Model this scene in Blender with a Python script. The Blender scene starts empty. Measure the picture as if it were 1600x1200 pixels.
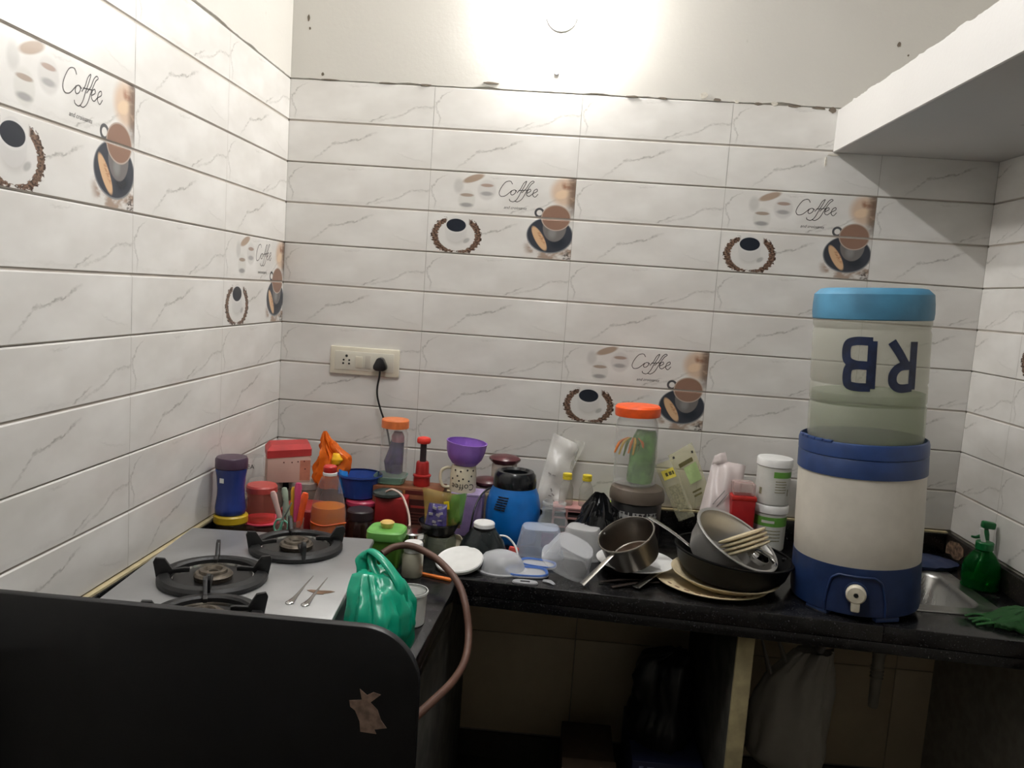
import bpy, bmesh, math, random
from mathutils import Vector, Matrix, noise as mnoise
random.seed(7)
C = bpy.context.scene.collection
S = bpy.context.scene
PI = math.pi

# ------------------------------------------------------------------ camera, world, exposure
def make_camera():
    f, cx, cy, cz, yaw, pitch, roll = 1255.07, .8855, -2.5142, 1.5335, -.0554, -.1136, .0689
    c, s = math.cos, math.sin
    fwd = Vector((s(yaw)*c(pitch), c(yaw)*c(pitch), s(pitch)))
    right = Vector((c(yaw), -s(yaw), 0))
    up = right.cross(fwd)
    r2 = c(roll)*right + s(roll)*up
    u2 = -s(roll)*right + c(roll)*up
    cam = bpy.data.cameras.new('camera')
    cam.sensor_width = 36
    cam.lens = f*36/1600
    cam.clip_start = .02
    o = bpy.data.objects.new('camera', cam)
    C.objects.link(o)
    b = -fwd
    o.matrix_world = Matrix(((r2.x, u2.x, b.x, cx), (r2.y, u2.y, b.y, cy), (r2.z, u2.z, b.z, cz), (0, 0, 0, 1)))
    S.camera = o
make_camera()
w = bpy.data.worlds.new('world')
S.world = w
w.use_nodes = True
w.node_tree.nodes['Background'].inputs[0].default_value = (.8, .85, 1, 1)
w.node_tree.nodes['Background'].inputs[1].default_value = .02
S.view_settings.view_transform = 'Standard'
S.view_settings.look = 'None'
S.view_settings.gamma = 1
S.view_settings.use_curve_mapping = False
S.view_settings.exposure = 0.0
S.cycles.max_bounces = 10
S.cycles.transparent_max_bounces = 24
S.cycles.caustics_reflective = False
S.cycles.caustics_refractive = False
LAMP_STRENGTH = 480.0
FILL_TUBE_STRENGTH = 205.0

# ------------------------------------------------------------------ node helpers
def lin(c):
    return tuple((x/12.92 if x <= .04045 else ((x+.055)/1.055)**2.4) for x in [v/255 for v in c])

class X:
    """tiny expression wrapper over Math nodes"""
    def __init__(s, nt, sock): s.nt = nt; s.s = sock
    def _m(s, op, *a):
        n = s.nt.nodes.new('ShaderNodeMath'); n.operation = op
        for i, v in enumerate((s,)+a):
            if isinstance(v, X): s.nt.links.new(v.s, n.inputs[i])
            else: n.inputs[i].default_value = v
        return X(s.nt, n.outputs[0])
    def __add__(s, o): return s._m('ADD', o)
    def __sub__(s, o): return s._m('SUBTRACT', o)
    def __mul__(s, o): return s._m('MULTIPLY', o)
    def __truediv__(s, o): return s._m('DIVIDE', o)
    def max(s, o): return s._m('MAXIMUM', o)
    def min(s, o): return s._m('MINIMUM', o)
    def abs(s): return s._m('ABSOLUTE')
    def sqrt(s): return s._m('SQRT')
    def pow(s, o): return s._m('POWER', o)
    def inv(s): return s*-1.0 + 1.0
    def step(s, a, b):
        n = s.nt.nodes.new('ShaderNodeMapRange'); n.interpolation_type = 'SMOOTHSTEP'
        s.nt.links.new(s.s, n.inputs[0])
        n.inputs[1].default_value = min(a, b); n.inputs[2].default_value = max(a, b)
        n.inputs[3].default_value = 0. if a < b else 1.
        n.inputs[4].default_value = 1. if a < b else 0.
        return X(s.nt, n.outputs[0])
    def ramp(s, pts):
        """piecewise linear scalar function of s (0..1)"""
        n = s.nt.nodes.new('ShaderNodeValToRGB')
        cr = n.color_ramp
        while len(cr.elements) > 1: cr.elements.remove(cr.elements[0])
        cr.elements[0].position = pts[0][0]; cr.elements[0].color = (pts[0][1],)*3+(1,)
        for p, v in pts[1:]:
            e = cr.elements.new(p); e.color = (v, v, v, 1)
        s.nt.links.new(s.s, n.inputs[0])
        return X(s.nt, n.outputs[0])

def new_mat(name):
    m = bpy.data.materials.new(name); m.use_nodes = True
    nt = m.node_tree
    return m, nt, nt.nodes['Principled BSDF']

def noise_x(nt, scale, detail=3, coord='Object', rough=.5):
    tc = nt.nodes.new('ShaderNodeTexCoord')
    n = nt.nodes.new('ShaderNodeTexNoise')
    n.inputs['Scale'].default_value = scale; n.inputs['Detail'].default_value = detail
    n.inputs['Roughness'].default_value = rough
    nt.links.new(tc.outputs[coord], n.inputs['Vector'])
    return X(nt, n.outputs['Fac'])

def mix_col(nt, fac, a, b):
    n = nt.nodes.new('ShaderNodeMix'); n.data_type = 'RGBA'
    if isinstance(fac, X): nt.links.new(fac.s, n.inputs[0])
    else: n.inputs[0].default_value = fac
    for i, v in ((6, a), (7, b)):
        if isinstance(v, tuple): n.inputs[i].default_value = v[:3]+(1,)
        else: nt.links.new(v, n.inputs[i])
    return n.outputs[2]

def bump(nt, p, h, dist=.002, strength=.4):
    b = nt.nodes.new('ShaderNodeBump')
    b.inputs['Strength'].default_value = strength; b.inputs['Distance'].default_value = dist
    nt.links.new(h.s, b.inputs['Height']); nt.links.new(b.outputs[0], p.inputs['Normal'])

_cache = {}
def plain(name, rgb, rough=.45, metal=0., var=.12, scale=30, bmp=0., spec=.5, trans=0.):
    """opaque surface with a little procedural unevenness; rgb in sRGB 0-255"""
    if name in _cache: return _cache[name]
    m, nt, p = new_mat(name)
    c = lin(rgb)
    nz = noise_x(nt, scale, 4)
    nt.links.new(mix_col(nt, nz.step(.3, .7), tuple(x*(1-var) for x in c), tuple(min(1, x*(1+var)) for x in c)), p.inputs['Base Color'])
    p.inputs['Roughness'].default_value = rough
    p.inputs['Metallic'].default_value = metal
    p.inputs['Specular IOR Level'].default_value = spec
    if trans: p.inputs['Subsurface Weight'].default_value = trans; p.inputs['Subsurface Radius'].default_value = (.01, .01, .01)
    if bmp: bump(nt, p, nz, .002, bmp)
    _cache[name] = m
    return m

def clear(name, rgb, alpha, rough=.12, tint=None, edge=.55, bmp=0., scale=40):
    """see-through plastic or glass: part transparent, part a glossy tinted film that thickens at the edges"""
    if name in _cache: return _cache[name]
    m, nt, p = new_mat(name)
    c = lin(rgb)
    nz = noise_x(nt, scale, 3)
    nt.links.new(mix_col(nt, nz, tuple(x*.9 for x in c), c), p.inputs['Base Color'])
    p.inputs['Roughness'].default_value = rough
    if bmp: bump(nt, p, nz, .003, bmp)
    t = nt.nodes.new('ShaderNodeBsdfTransparent')
    t.inputs[0].default_value = (lin(tint) if tint else (1, 1, 1))+(1,)
    lw = nt.nodes.new('ShaderNodeLayerWeight'); lw.inputs[0].default_value = .35
    fac = (X(nt, lw.outputs['Facing']).pow(2.5)*edge + alpha).min(.97)
    mx = nt.nodes.new('ShaderNodeMixShader')
    nt.links.new(fac.s, mx.inputs[0]); nt.links.new(t.outputs[0], mx.inputs[1]); nt.links.new(p.outputs[0], mx.inputs[2])
    nt.links.new(mx.outputs[0], nt.nodes['Material Output'].inputs[0])
    _cache[name] = m
    return m

# ------------------------------------------------------------------ mesh helpers
def link(name, me, mat=None, parent=None, smooth=False, loc=None, rot=None):
    o = bpy.data.objects.new(name, me)
    C.objects.link(o)
    if mat is not None and not me.materials: me.materials.append(mat)
    if smooth:
        for p in me.polygons: p.use_smooth = True
    if parent is not None: o.parent = parent
    if loc is not None: o.location = loc
    if rot is not None: o.rotation_euler = rot
    return o

def mesh(name, v, f):
    me = bpy.data.meshes.new(name)
    me.from_pydata([tuple(a) for a in v], [], f)
    me.validate(); me.update()
    return me

def fixn(me):
    bm = bmesh.new(); bm.from_mesh(me)
    bmesh.ops.remove_doubles(bm, verts=bm.verts, dist=1e-6)
    bmesh.ops.recalc_face_normals(bm, faces=bm.faces)
    bm.to_mesh(me); bm.free()
    return me

def thing(name, label, cat, loc=(0, 0, 0), rot=(0, 0, 0), group=None):
    o = bpy.data.objects.new(name, None); C.objects.link(o)
    o.empty_display_size = .05
    o.location = loc; o.rotation_euler = rot
    tag(o, label, cat, group)
    return o

def tag(o, label, cat, group=None):
    o['label'] = label; o['category'] = cat
    if group: o['group'] = group
    return o

def struct(o):
    o['kind'] = 'structure'
    return o

def axis_rot(n):
    """rotation that takes +z to direction n"""
    return Vector((0, 0, 1)).rotation_difference(Vector(n).normalized()).to_euler()

def smooth_angle(me, ang=35):
    for p in me.polygons: p.use_smooth = True
    try: me.set_sharp_from_angle(angle=math.radians(ang))
    except Exception: pass

def lathe(name, prof, mat, parent=None, seg=32, loc=None, rot=None, sup=None, wob=0., sx=1., sy=1.):
    """revolve (r, z) profile; r = 0 closes an end. sup: superellipse power for square-ish sections"""
    v, f, rows = [], [], []
    for r, z in prof:
        if r <= 1e-6:
            rows.append([len(v)]); v.append((0, 0, z)); continue
        row = []
        for i in range(seg):
            a = 2*PI*i/seg
            ca, sa = math.cos(a), math.sin(a)
            k = 1.
            if sup: k = (abs(ca)**sup+abs(sa)**sup)**(-1/sup)
            if wob: k *= 1+wob*mnoise.noise(Vector((ca*1.5, sa*1.5, z*20)))
            row.append(len(v)); v.append((r*k*ca*sx, r*k*sa*sy, z))
        rows.append(row)
    for a, b in zip(rows, rows[1:]):
        if len(a) == 1 and len(b) == 1: continue
        for i in range(seg):
            j = (i+1) % seg
            if len(a) == 1: f.append((a[0], b[j], b[i]))
            elif len(b) == 1: f.append((a[i], a[j], b[0]))
            else: f.append((a[i], a[j], b[j], b[i]))
    me = fixn(mesh(name, v, f))
    smooth_angle(me)
    return link(name, me, mat, parent, False, loc, rot)

def box_me(name, sx, sy, sz, bev=.002, seg=2, base=True, taper=1.):
    bm = bmesh.new()
    bmesh.ops.create_cube(bm, size=1)
    for q in bm.verts:
        k = taper if q.co.z > 0 else 1.
        q.co = Vector((q.co.x*sx*k, q.co.y*sy*k, (q.co.z+(.5 if base else 0))*sz))
    if bev: bmesh.ops.bevel(bm, geom=list(bm.edges), offset=bev, segments=seg, affect='EDGES', profile=.5)
    me = bpy.data.meshes.new(name); bm.to_mesh(me); bm.free()
    smooth_angle(me, 40)
    return me

def box(name, s, mat, parent=None, loc=None, rot=None, bev=.002, base=True, taper=1.):
    return link(name, box_me(name, s[0], s[1], s[2], bev, 2, base, taper), mat, parent, False, loc, rot)

def span(name, lo, hi, mat, parent=None, bev=.0):
    """axis-aligned box between two world corners (parent at the origin)"""
    c = [(a+b)/2 for a, b in zip(lo, hi)]
    return box(name, [b-a for a, b in zip(lo, hi)], mat, parent, c, None, bev, False)

def crom(pts, n=8):
    pts = [Vector(p) for p in pts]
    if len(pts) < 3: return pts
    out = []
    P = [pts[0]*2-pts[1]]+pts+[pts[-1]*2-pts[-2]]
    for i in range(1, len(P)-2):
        a, b, c, d = P[i-1:i+3]
        for k in range(n):
            t = k/n
            out.append(.5*((2*b)+(c-a)*t+(2*a-5*b+4*c-d)*t*t+(3*b-a-3*c+d)*t**3))
    out.append(pts[-1])
    return out

def tube(name, pts, r, mat, parent=None, n=8, seg=10, flat=1., smooth_path=True, loc=None, rot=None, up=(0, 0, 1)):
    """swept tube; r number or per-point list; flat squashes the section along its local up"""
    path = crom(pts, n) if smooth_path else [Vector(p) for p in pts]
    m = len(path)
    rs = r if isinstance(r, (list, tuple)) else [r, r]
    v, f = [], []
    upv = Vector(up)
    for i, p in enumerate(path):
        t = (path[min(i+1, m-1)]-path[max(i-1, 0)]).normalized()
        a = t.cross(upv)
        if a.length < 1e-3: a = t.cross(Vector((1, .1, 0)))
        a.normalize(); b = a.cross(t).normalized()
        q = i/(m-1)*(len(rs)-1); k = min(int(q), len(rs)-2)
        rr = rs[k]+(rs[k+1]-rs[k])*(q-k)
        for j in range(seg):
            an = 2*PI*j/seg
            v.append(p+a*rr*math.cos(an)+b*rr*flat*math.sin(an))
    for i in range(m-1):
        for j in range(seg):
            k = (j+1) % seg
            f.append((i*seg+j, i*seg+k, (i+1)*seg+k, (i+1)*seg+j))
    f.append(tuple(range(seg))[::-1]); f.append(tuple((m-1)*seg+j for j in range(seg)))
    me = fixn(mesh(name, v, f)); smooth_angle(me, 50)
    return link(name, me, mat, parent, False, loc, rot)

def prism(name, outline, h, mat, parent=None, loc=None, rot=None, bev=0., axis='z'):
    """extrude a 2-D outline by h along z (or y)"""
    n = len(outline)
    if axis == 'z': v = [(x, y, 0) for x, y in outline]+[(x, y, h) for x, y in outline]
    else: v = [(x, 0, y) for x, y in outline]+[(x, h, y) for x, y in outline]
    f = [tuple(range(n)), tuple(range(n, 2*n))]+[(i, (i+1) % n, n+(i+1) % n, n+i) for i in range(n)]
    me = fixn(mesh(name, v, f))
    if bev:
        bm = bmesh.new(); bm.from_mesh(me)
        bmesh.ops.bevel(bm, geom=[e for e in bm.edges if e.calc_face_angle(0) > .5], offset=bev, segments=2, affect='EDGES', profile=.5)
        bm.to_mesh(me); bm.free()
    smooth_angle(me, 30)
    return link(name, me, mat, parent, False, loc, rot)

def ribbon2(strokes, width):
    """flat 2-D ribbons round polylines -> (verts2d, faces)"""
    v, f = [], []
    for st in strokes:
        pth = crom([(a, b, 0) for a, b in st], 6) if len(st) > 2 else [Vector((a, b, 0)) for a, b in st]
        b0 = len(v); m = len(pth)
        for i, p in enumerate(pth):
            t = pth[min(i+1, m-1)]-pth[max(i-1, 0)]
            if t.length < 1e-9: t = Vector((1, 0, 0))
            t.normalize()
            nrm = Vector((-t.y, t.x, 0))*width/2
            v.append((p.x+nrm.x, p.y+nrm.y)); v.append((p.x-nrm.x, p.y-nrm.y))
        for i in range(m-1):
            a = b0+2*i
            f.append((a, a+1, a+3, a+2))
    return v, f

def ribbon_solid(name, v2, f, fn, t, mat, parent):
    """map 2-D ribbons to 3-D with fn(x, y, depth) and give them thickness t"""
    n = len(v2)
    v = [fn(x, y, 0) for x, y in v2]+[fn(x, y, t) for x, y in v2]
    ff = list(f)+[tuple(i+n for i in q) for q in f]
    for q in f:
        for i in range(4):
            a, b = q[i], q[(i+1) % 4]
            ff.append((a, b, b+n, a+n))
    me = mesh(name, v, ff)
    return link(name, me, mat, parent)

def text_me(s, size=1., shear=0., extrude=0., spacing=1.):
    cu = bpy.data.curves.new('lettering', 'FONT')
    cu.body = s; cu.size = size; cu.shear = shear; cu.extrude = extrude
    cu.align_x = 'CENTER'; cu.align_y = 'CENTER'; cu.resolution_u = 3; cu.space_character = spacing
    o = bpy.data.objects.new('lettering', cu); C.objects.link(o)
    bpy.context.view_layer.update()
    me = bpy.data.meshes.new_from_object(o.evaluated_get(bpy.context.evaluated_depsgraph_get()))
    bpy.data.objects.remove(o); bpy.data.curves.remove(cu)
    return me

def label_text(name, s, size, mat, parent, fn, shear=0., spacing=1.):
    """text mesh mapped into 3-D by fn(x, y)"""
    me = text_me(s, size, shear, 0, spacing)
    for q in me.vertices: q.co = Vector(fn(q.co.x, q.co.y))
    me.materials.clear(); me.update()
    return link(name, me, mat, parent)

def patch(name, corners, nu, nv, fn_off, mat, parent=None, thick=0., seed=0):
    """bilinear patch between 4 corners (top-left, top-right, bottom-right, bottom-left), displaced along its normal"""
    a, b, c, d = [Vector(q) for q in corners]
    nrm = ((b-a).cross(d-a)).normalized()
    def pt(u, v): return (a*(1-u)+b*u)*(1-v)+(d*(1-u)+c*u)*v
    V, F = [], []
    for side in ((1, -1) if thick else (1,)):
        for j in range(nv+1):
            for i in range(nu+1):
                u, v = i/nu, j/nv
                e = min(1, 6*min(u, 1-u, v, 1-v))
                V.append(pt(u, v)+nrm*(fn_off(u, v)+side*thick*e**.5))
    k = (nu+1)*(nv+1)
    for sidx in range(2 if thick else 1):
        for j in range(nv):
            for i in range(nu):
                q = sidx*k+j*(nu+1)+i
                F.append((q, q+1, q+nu+2, q+nu+1))
    me = fixn(mesh(name, V, F)); smooth_angle(me, 60)
    return link(name, me, mat, parent)

def bag(name, rings, mat, parent=None, seg=40, amp=.006, freq=25., fold=7, seed=0., close_bottom=True, loc=None):
    """soft crumpled bag lofted through rings (cx, cy, z, rx, ry)"""
    full = []
    n = 5
    for i in range(len(rings)-1):
        for k in range(n):
            t = k/n
            full.append([x*(1-t)+y*t for x, y in zip(rings[i], rings[i+1])])
    full.append(list(rings[-1]))
    v, f = [], []
    for cx, cy, z, rx, ry in full:
        for j in range(seg):
            a = 2*PI*j/seg
            d = mnoise.noise(Vector((math.cos(a)*fold*.35+seed, math.sin(a)*fold*.35, z*freq*.35)))*1.4
            d += .6*mnoise.noise(Vector((math.cos(a)*fold, math.sin(a)*fold+seed, z*freq)))
            x = cx+(rx+amp*d*min(1, rx/.02))*math.cos(a); y = cy+(ry+amp*d*min(1, ry/.02))*math.sin(a)
            v.append((x, y, z+amp*.5*mnoise.noise(Vector((x*40, y*40, seed)))))
    m = len(full)
    for i in range(m-1):
        for j in range(seg):
            k = (j+1) % seg
            f.append((i*seg+j, i*seg+k, (i+1)*seg+k, (i+1)*seg+j))
    f.append(tuple(range(seg))); f.append(tuple((m-1)*seg+j for j in range(seg)))
    me = fixn(mesh(name, v, f)); smooth_angle(me, 70)
    return link(name, me, mat, parent, False, loc)

def shell(prof, t):
    """open vessel: outer profile up, inner profile down, wall thickness t"""
    inner = [(max(0, r-t), z+(t if i == 0 else 0)) for i, (r, z) in enumerate(prof)]
    return [(0, prof[0][1])]+prof+inner[::-1]+[(0, inner[0][1])]

# ------------------------------------------------------------------ materials
def vein_fields(nt, u, v):
    """printed grey marble veins on one 450 x 250 tile, as a 0..1 mask"""
    nz = noise_x(nt, 42, 3, 'UV')
    nb = noise_x(nt, 13, 3, 'UV')
    j = (nz-.5)*.05 + (nb-.5)*.06
    ink = noise_x(nt, 24, 2, 'UV').step(.28, .62)*.75+.25
    def along_u(pts, wpts, width, strength):
        d = (v - u.ramp(pts) + j).abs()
        return d.step(width*1.35, 0.)*u.ramp(wpts)*ink*strength
    def along_v(pts, wpts, width, strength):
        d = (u - v.ramp(pts) + j*.6).abs()
        return d.step(width*.8, 0.)*v.ramp(wpts)*ink*strength
    A = along_u([(.56, .47), (.6, .44), (.64, .40), (.68, .36), (.72, .35)], [(.55, 0), (.57, 1), (.66, .7), (.70, 0)], .012, .55)
    B = along_u([(.58, .45), (.66, .43), (.74, .40), (.80, .34), (.87, .27), (1., .25)], [(.57, .2), (.66, .5), (.80, 1), (.97, .9), (1., .5)], .016, .36)
    D = along_u([(.16, .98), (.22, .90), (.27, .83), (.31, .755), (.35, .74), (.40, .735), (.44, .70), (.50, .69), (.55, .63), (.62, .59)],
                [(.16, 0), (.20, .25), (.28, .8), (.33, .6), (.42, 1), (.52, .9), (.58, .6), (.63, 0)], .017, .6)
    F = along_u([(.76, .82), (.84, .88), (.97, .91)], [(.75, 0), (.80, .6), (.9, .5), (.98, 0)], .012, .3)
    G = along_u([(.42, .055), (.55, .045)], [(.40, 0), (.45, .7), (.52, .5), (.56, 0)], .014, .3)
    H = along_v([(.04, .12), (.10, .055), (.18, .022), (.24, .012), (.32, .028), (.38, .045), (.45, .042)],
                [(.03, 0), (.06, .4), (.12, .9), (.2, 1), (.26, .5), (.34, .8), (.45, .5), (.48, 0)], .014, .5)
    return (A.max(B)).max(D.max(F)).max(G.max(H))

def tile_material(name, coffee=False):
    m, nt, p = new_mat(name)
    tc = nt.nodes.new('ShaderNodeTexCoord'); sp = nt.nodes.new('ShaderNodeSeparateXYZ')
    nt.links.new(tc.outputs['UV'], sp.inputs[0])
    u = X(nt, sp.outputs[0]); v = X(nt, sp.outputs[1])
    cloud = noise_x(nt, 2.5, 3, 'UV')
    base = mix_col(nt, cloud.step(.3, .75), lin((214, 211, 206)), lin((228, 226, 222)))
    col = mix_col(nt, vein_fields(nt, u, v), base, lin((120, 116, 108)))
    if coffee:
        xx = u*1.8
        n1 = noise_x(nt, 55, 2, 'UV'); n2 = noise_x(nt, 14, 3, 'UV')
        def ell(u0, v0, rx, ry, rot=0.):
            a = xx-u0*1.8; b = v-v0
            if rot:
                c, s = math.cos(rot), math.sin(rot)
                a, b = a*c+b*s, b*c-a*s
            a = a/rx; b = b/ry
            return (a*a+b*b).sqrt()
        def put(mask, rgb, k=1.):
            nonlocal col
            col = mix_col(nt, mask*k if k != 1. else mask, col, lin(rgb))
        # pale stacked cups behind the lettering
        put(ell(.20, .17, .07, .10).step(1.2, .5), (168, 166, 162), .45)
        put(ell(.30, .07, .15, .045, -.35).step(1.1, .7), (150, 122, 96), .8)
        put(ell(.395, .20, .12, .13).step(1.1, .8), (205, 202, 198), .8)
        put(ell(.395, .145, .085, .022).step(1.15, .7), (146, 116, 98), .75)
        put(ell(.395, .245, .085, .03).step(1.2, .5), (140, 138, 138), .7)
        put(ell(.26, .335, .11, .13).step(1.1, .8), (208, 206, 200), .8)
        put(ell(.26, .275, .09, .022).step(1.15, .7), (142, 118, 98), .75)
        put(ell(.26, .395, .09, .03).step(1.2, .5), (134, 132, 132), .75)
        # ring of coffee beans round the saucer
        a = (xx-.203*1.8)/.229; b = (v-.775)/.185
        d = (a*a+b*b).sqrt() + (n1-.5)*.42
        wdt = a.abs().min(1.).pow(.55)*.36
        gap = (a.step(-.62, -.50).min(a.step(.72, .60))).min(b.step(-.15, -.3)).inv()
        ring = d.step(.98, 1.02).min((d-wdt).step(1.03, .97)).min(gap)
        beans = mix_col(nt, n1.step(.35, .65), lin((58, 44, 36)), lin((126, 100, 84)))
        col = mix_col(nt, ring, col, beans)
        put(ell(.203, .775, .229, .185).step(1.02, .97), (216, 214, 210))
        put(ell(.203, .79, .15, .12).step(1.1, .4), (176, 173, 168), .6)
        put(ell(.275, .83, .05, .03, -.6).step(1.2, .5), (140, 138, 136), .6)
        put(ell(.198, .70, .14, .16).step(1.03, .93), (207, 205, 202), .8)
        put(ell(.198, .655, .137, .095).step(1.03, .97), (212, 210, 207))
        put(ell(.198, .65, .122, .08).step(1.03, .97), (33, 38, 48))
        # croissants and brown table at the right
        put(ell(.94, .17, .22, .20).step(1.1, .6), (205, 176, 150), .85)
        put(ell(.95, .10, .10, .08, .5).step(1.1, .5)*n2.step(.35, .65), (150, 108, 86), .9)
        put(ell(.91, .20, .10, .06, -.3).step(1.1, .6), (222, 196, 166), .9)
        put(u.step(.925, .985)*v.step(.62, .3)*n2.step(.1, .5), (104, 86, 74), .85)
        put(ell(.86, .86, .36, .17).step(1.05, .7)*n2.step(.35, .6), (146, 118, 96), .8)
        put(u.step(.93, .96)*v.step(.84, .92)*n1.step(.4, .6), (66, 54, 46), .9)
        put(ell(.845, .70, .288, .222).step(1.02, .97), (122, 124, 126))
        put(ell(.845, .697, .276, .212).step(1.02, .97), (56, 60, 68))
        put(ell(.90, .78, .13, .10).step(1.1, .3), (34, 38, 46), .7)
        put(ell(.775, .745, .17, .055, 1.0).step(1.08, .85), (208, 172, 136))
        put(ell(.79, .73, .10, .03, 1.0).step(1.2, .4)*n1.step(.4, .6), (160, 112, 78), .8)
        hd = ell(.765, .435, .062, .06)
        put(hd.step(1.05, .95).min(hd.step(.5, .62)), (80, 80, 82))
        put(ell(.875, .60, .145, .175).step(1.04, .95), (112, 108, 106))
        put(ell(.862, .67, .06, .08).step(1.2, .3), (150, 150, 150), .5)
        put(ell(.88, .485, .182, .158).step(1.03, .97), (176, 160, 148))
        put(ell(.88, .485, .17, .146).step(1.03, .97), (138, 108, 92))
    nt.links.new(col, p.inputs['Base Color'])
    p.inputs['Roughness'].default_value = .22
    p.inputs['Specular IOR Level'].default_value = .45
    return m

TILE = tile_material('marble_tile_glaze')
COFFEE = tile_material('coffee_print_tile_glaze', True)
GROUT = plain('grout', (150, 145, 135), .9)

def plaster_mat(name, rgb, stains=True):
    m, nt, p = new_mat(name)
    big = noise_x(nt, 1.3, 4); fine = noise_x(nt, 90, 4); sp = noise_x(nt, 14, 2)
    c = lin(rgb)
    col = mix_col(nt, big.step(.3, .7), tuple(x*.93 for x in c), c)
    if stains: col = mix_col(nt, sp.step(.74, .80)*.35, col, lin((120, 112, 100)))
    nt.links.new(col, p.inputs['Base Color'])
    p.inputs['Roughness'].default_value = .85
    bump(nt, p, big+fine*.25, .004, .35)
    return m
PLASTER = plaster_mat('painted_plaster', (206, 203, 196))
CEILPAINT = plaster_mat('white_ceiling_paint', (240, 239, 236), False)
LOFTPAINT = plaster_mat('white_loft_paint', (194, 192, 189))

def granite(name, base=(14, 14, 16), speck=(70, 72, 74), rough=.16):
    m, nt, p = new_mat(name)
    n = noise_x(nt, 260, 2); b = noise_x(nt, 30, 3)
    col = mix_col(nt, n.step(.62, .72), lin(base), lin(speck))
    col = mix_col(nt, b.step(.45, .7)*.35, col, lin((52, 50, 48)))
    nt.links.new(col, p.inputs['Base Color'])
    nt.links.new((b*.25+rough-.06).s, p.inputs['Roughness'])
    return m
GRANITE = granite('black_granite')
STONE = plain('rough_grey_stone', (62, 60, 54), .85, var=.35, scale=18, bmp=.3)
CREAMSTONE = plain('cream_cut_stone', (158, 146, 110), .8, var=.2, scale=25)

def steel(name, rgb=(178, 178, 176), rough=.28, metal=1.):
    m, nt, p = new_mat(name)
    tc = nt.nodes.new('ShaderNodeTexCoord'); mp = nt.nodes.new('ShaderNodeMapping')
    mp.inputs['Scale'].default_value = (4, 160, 4)
    n = nt.nodes.new('ShaderNodeTexNoise'); n.inputs['Scale'].default_value = 6; n.inputs['Detail'].default_value = 4
    nt.links.new(tc.outputs['Object'], mp.inputs[0]); nt.links.new(mp.outputs[0], n.inputs['Vector'])
    g = X(nt, n.outputs['Fac'])
    sm = noise_x(nt, 8, 3)
    c = lin(rgb)
    nt.links.new(mix_col(nt, sm.step(.3, .7), tuple(x*.82 for x in c), c), p.inputs['Base Color'])
    p.inputs['Metallic'].default_value = metal
    nt.links.new((g*.16+sm*.12+rough-.12).s, p.inputs['Roughness'])
    return m
STEEL = steel('brushed_steel')
CHROME = steel('polished_steel', (200, 200, 198), .14)
ALU = steel('dull_aluminium', (196, 194, 190), .46, metal=.75)
CAST = plain('black_cast_iron', (20, 20, 21), .5, var=.3, scale=60, bmp=.2)
BLACKP = plain('black_plastic', (16, 16, 18), .3)
WHITEP = plain('white_plastic', (226, 226, 224), .35, var=.04)
RUBBER = plain('brown_rubber_hose', (86, 58, 46), .55, var=.18)

def col_plastic(name, rgb, rough=.35, **k): return plain(name, rgb, rough, **k)
RED = col_plastic('red_plastic', (170, 38, 34))
DRED = col_plastic('dark_red_plastic', (128, 26, 26))
ORANGE = col_plastic('orange_plastic', (234, 108, 48))
BLUE = col_plastic('cobalt_blue_plastic', (42, 74, 152))
PET = clear('clear_pet_plastic', (225, 225, 222), .10, .08)
PETRED = clear('rose_tinted_plastic', (212, 140, 130), .10, .15, (250, 226, 220))
GLASS = clear('clear_glass', (220, 226, 226), .10, .04, edge=.7)
FROST = clear('frosted_white_plastic', (228, 230, 234), .32, .3, edge=.6)
FROSTB = clear('frosted_bluish_plastic', (204, 214, 234), .26, .28, edge=.6)
FILM = clear('clear_packet_film', (228, 228, 220), .24, .16, bmp=.4)

# ------------------------------------------------------------------ room
RX, FRONT, CEIL, TOPZ, CZ = 2.139, -3.7, 2.64, 2.14, .82
wall_back = struct(span('wall_back', (-.15, .006, 0), (RX+.15, .16, CEIL), GROUT))
wall_left = struct(span('wall_left', (-.16, FRONT, 0), (-.006, .006, CEIL), GROUT))
wall_right = struct(span('wall_right', (RX+.006, FRONT, 0), (RX+.16, .006, CEIL), GROUT))
wall_front = struct(span('wall_front', (-.16, FRONT-.15, 0), (RX+.16, FRONT, CEIL), PLASTER))
ceiling = struct(span('ceiling', (-.16, FRONT-.15, CEIL), (RX+.16, .16, CEIL+.1), CEILPAINT))
FLOORM = plain('dark_floor_tile', (78, 70, 58), .35, var=.25, scale=5)
floor = struct(span('floor', (-.16, FRONT-.15, -.1), (RX+.16, .16, 0), FLOORM))

# plaster coat above the tiling (a child of its wall), lower edge left ragged
def plaster_coat(parent, name, axis, length, t, z0, z1):
    n = int(length/.012)
    pts = []
    for i in range(n+1):
        s = length*i/n
        k = max(0, mnoise.noise(Vector((s*9, axis*7.3, 1)))-.1)*.010 + abs(mnoise.noise(Vector((s*60, axis*3.1, 5))))*.0018
        pts.append((s, z0+k))
    V, F = [], []
    for i, (a, b) in enumerate(pts):
        V += [(a, 0, b), (a, -t, b+.0015), (a, -t, z1), (a, 0, z1)]
    for i in range(n):
        q = 4*i
        F += [(q, q+4, q+5, q+1), (q+1, q+5, q+6, q+2)]
    me = fixn(mesh(name, V, F))
    return link(name, me, PLASTER, parent)
def place(o, parent, loc, rz):
    """put a child given in world terms under a wall whose origin is its own centre"""
    o.parent = parent
    o.matrix_parent_inverse = Matrix.Translation(parent.location).inverted()
    o.location = loc; o.rotation_euler = (0, 0, rz)
    return o
place(plaster_coat(None, 'plaster_coat', 1, RX, .0062, TOPZ+.0005, CEIL), wall_back, (0, .006, 0), 0)
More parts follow.
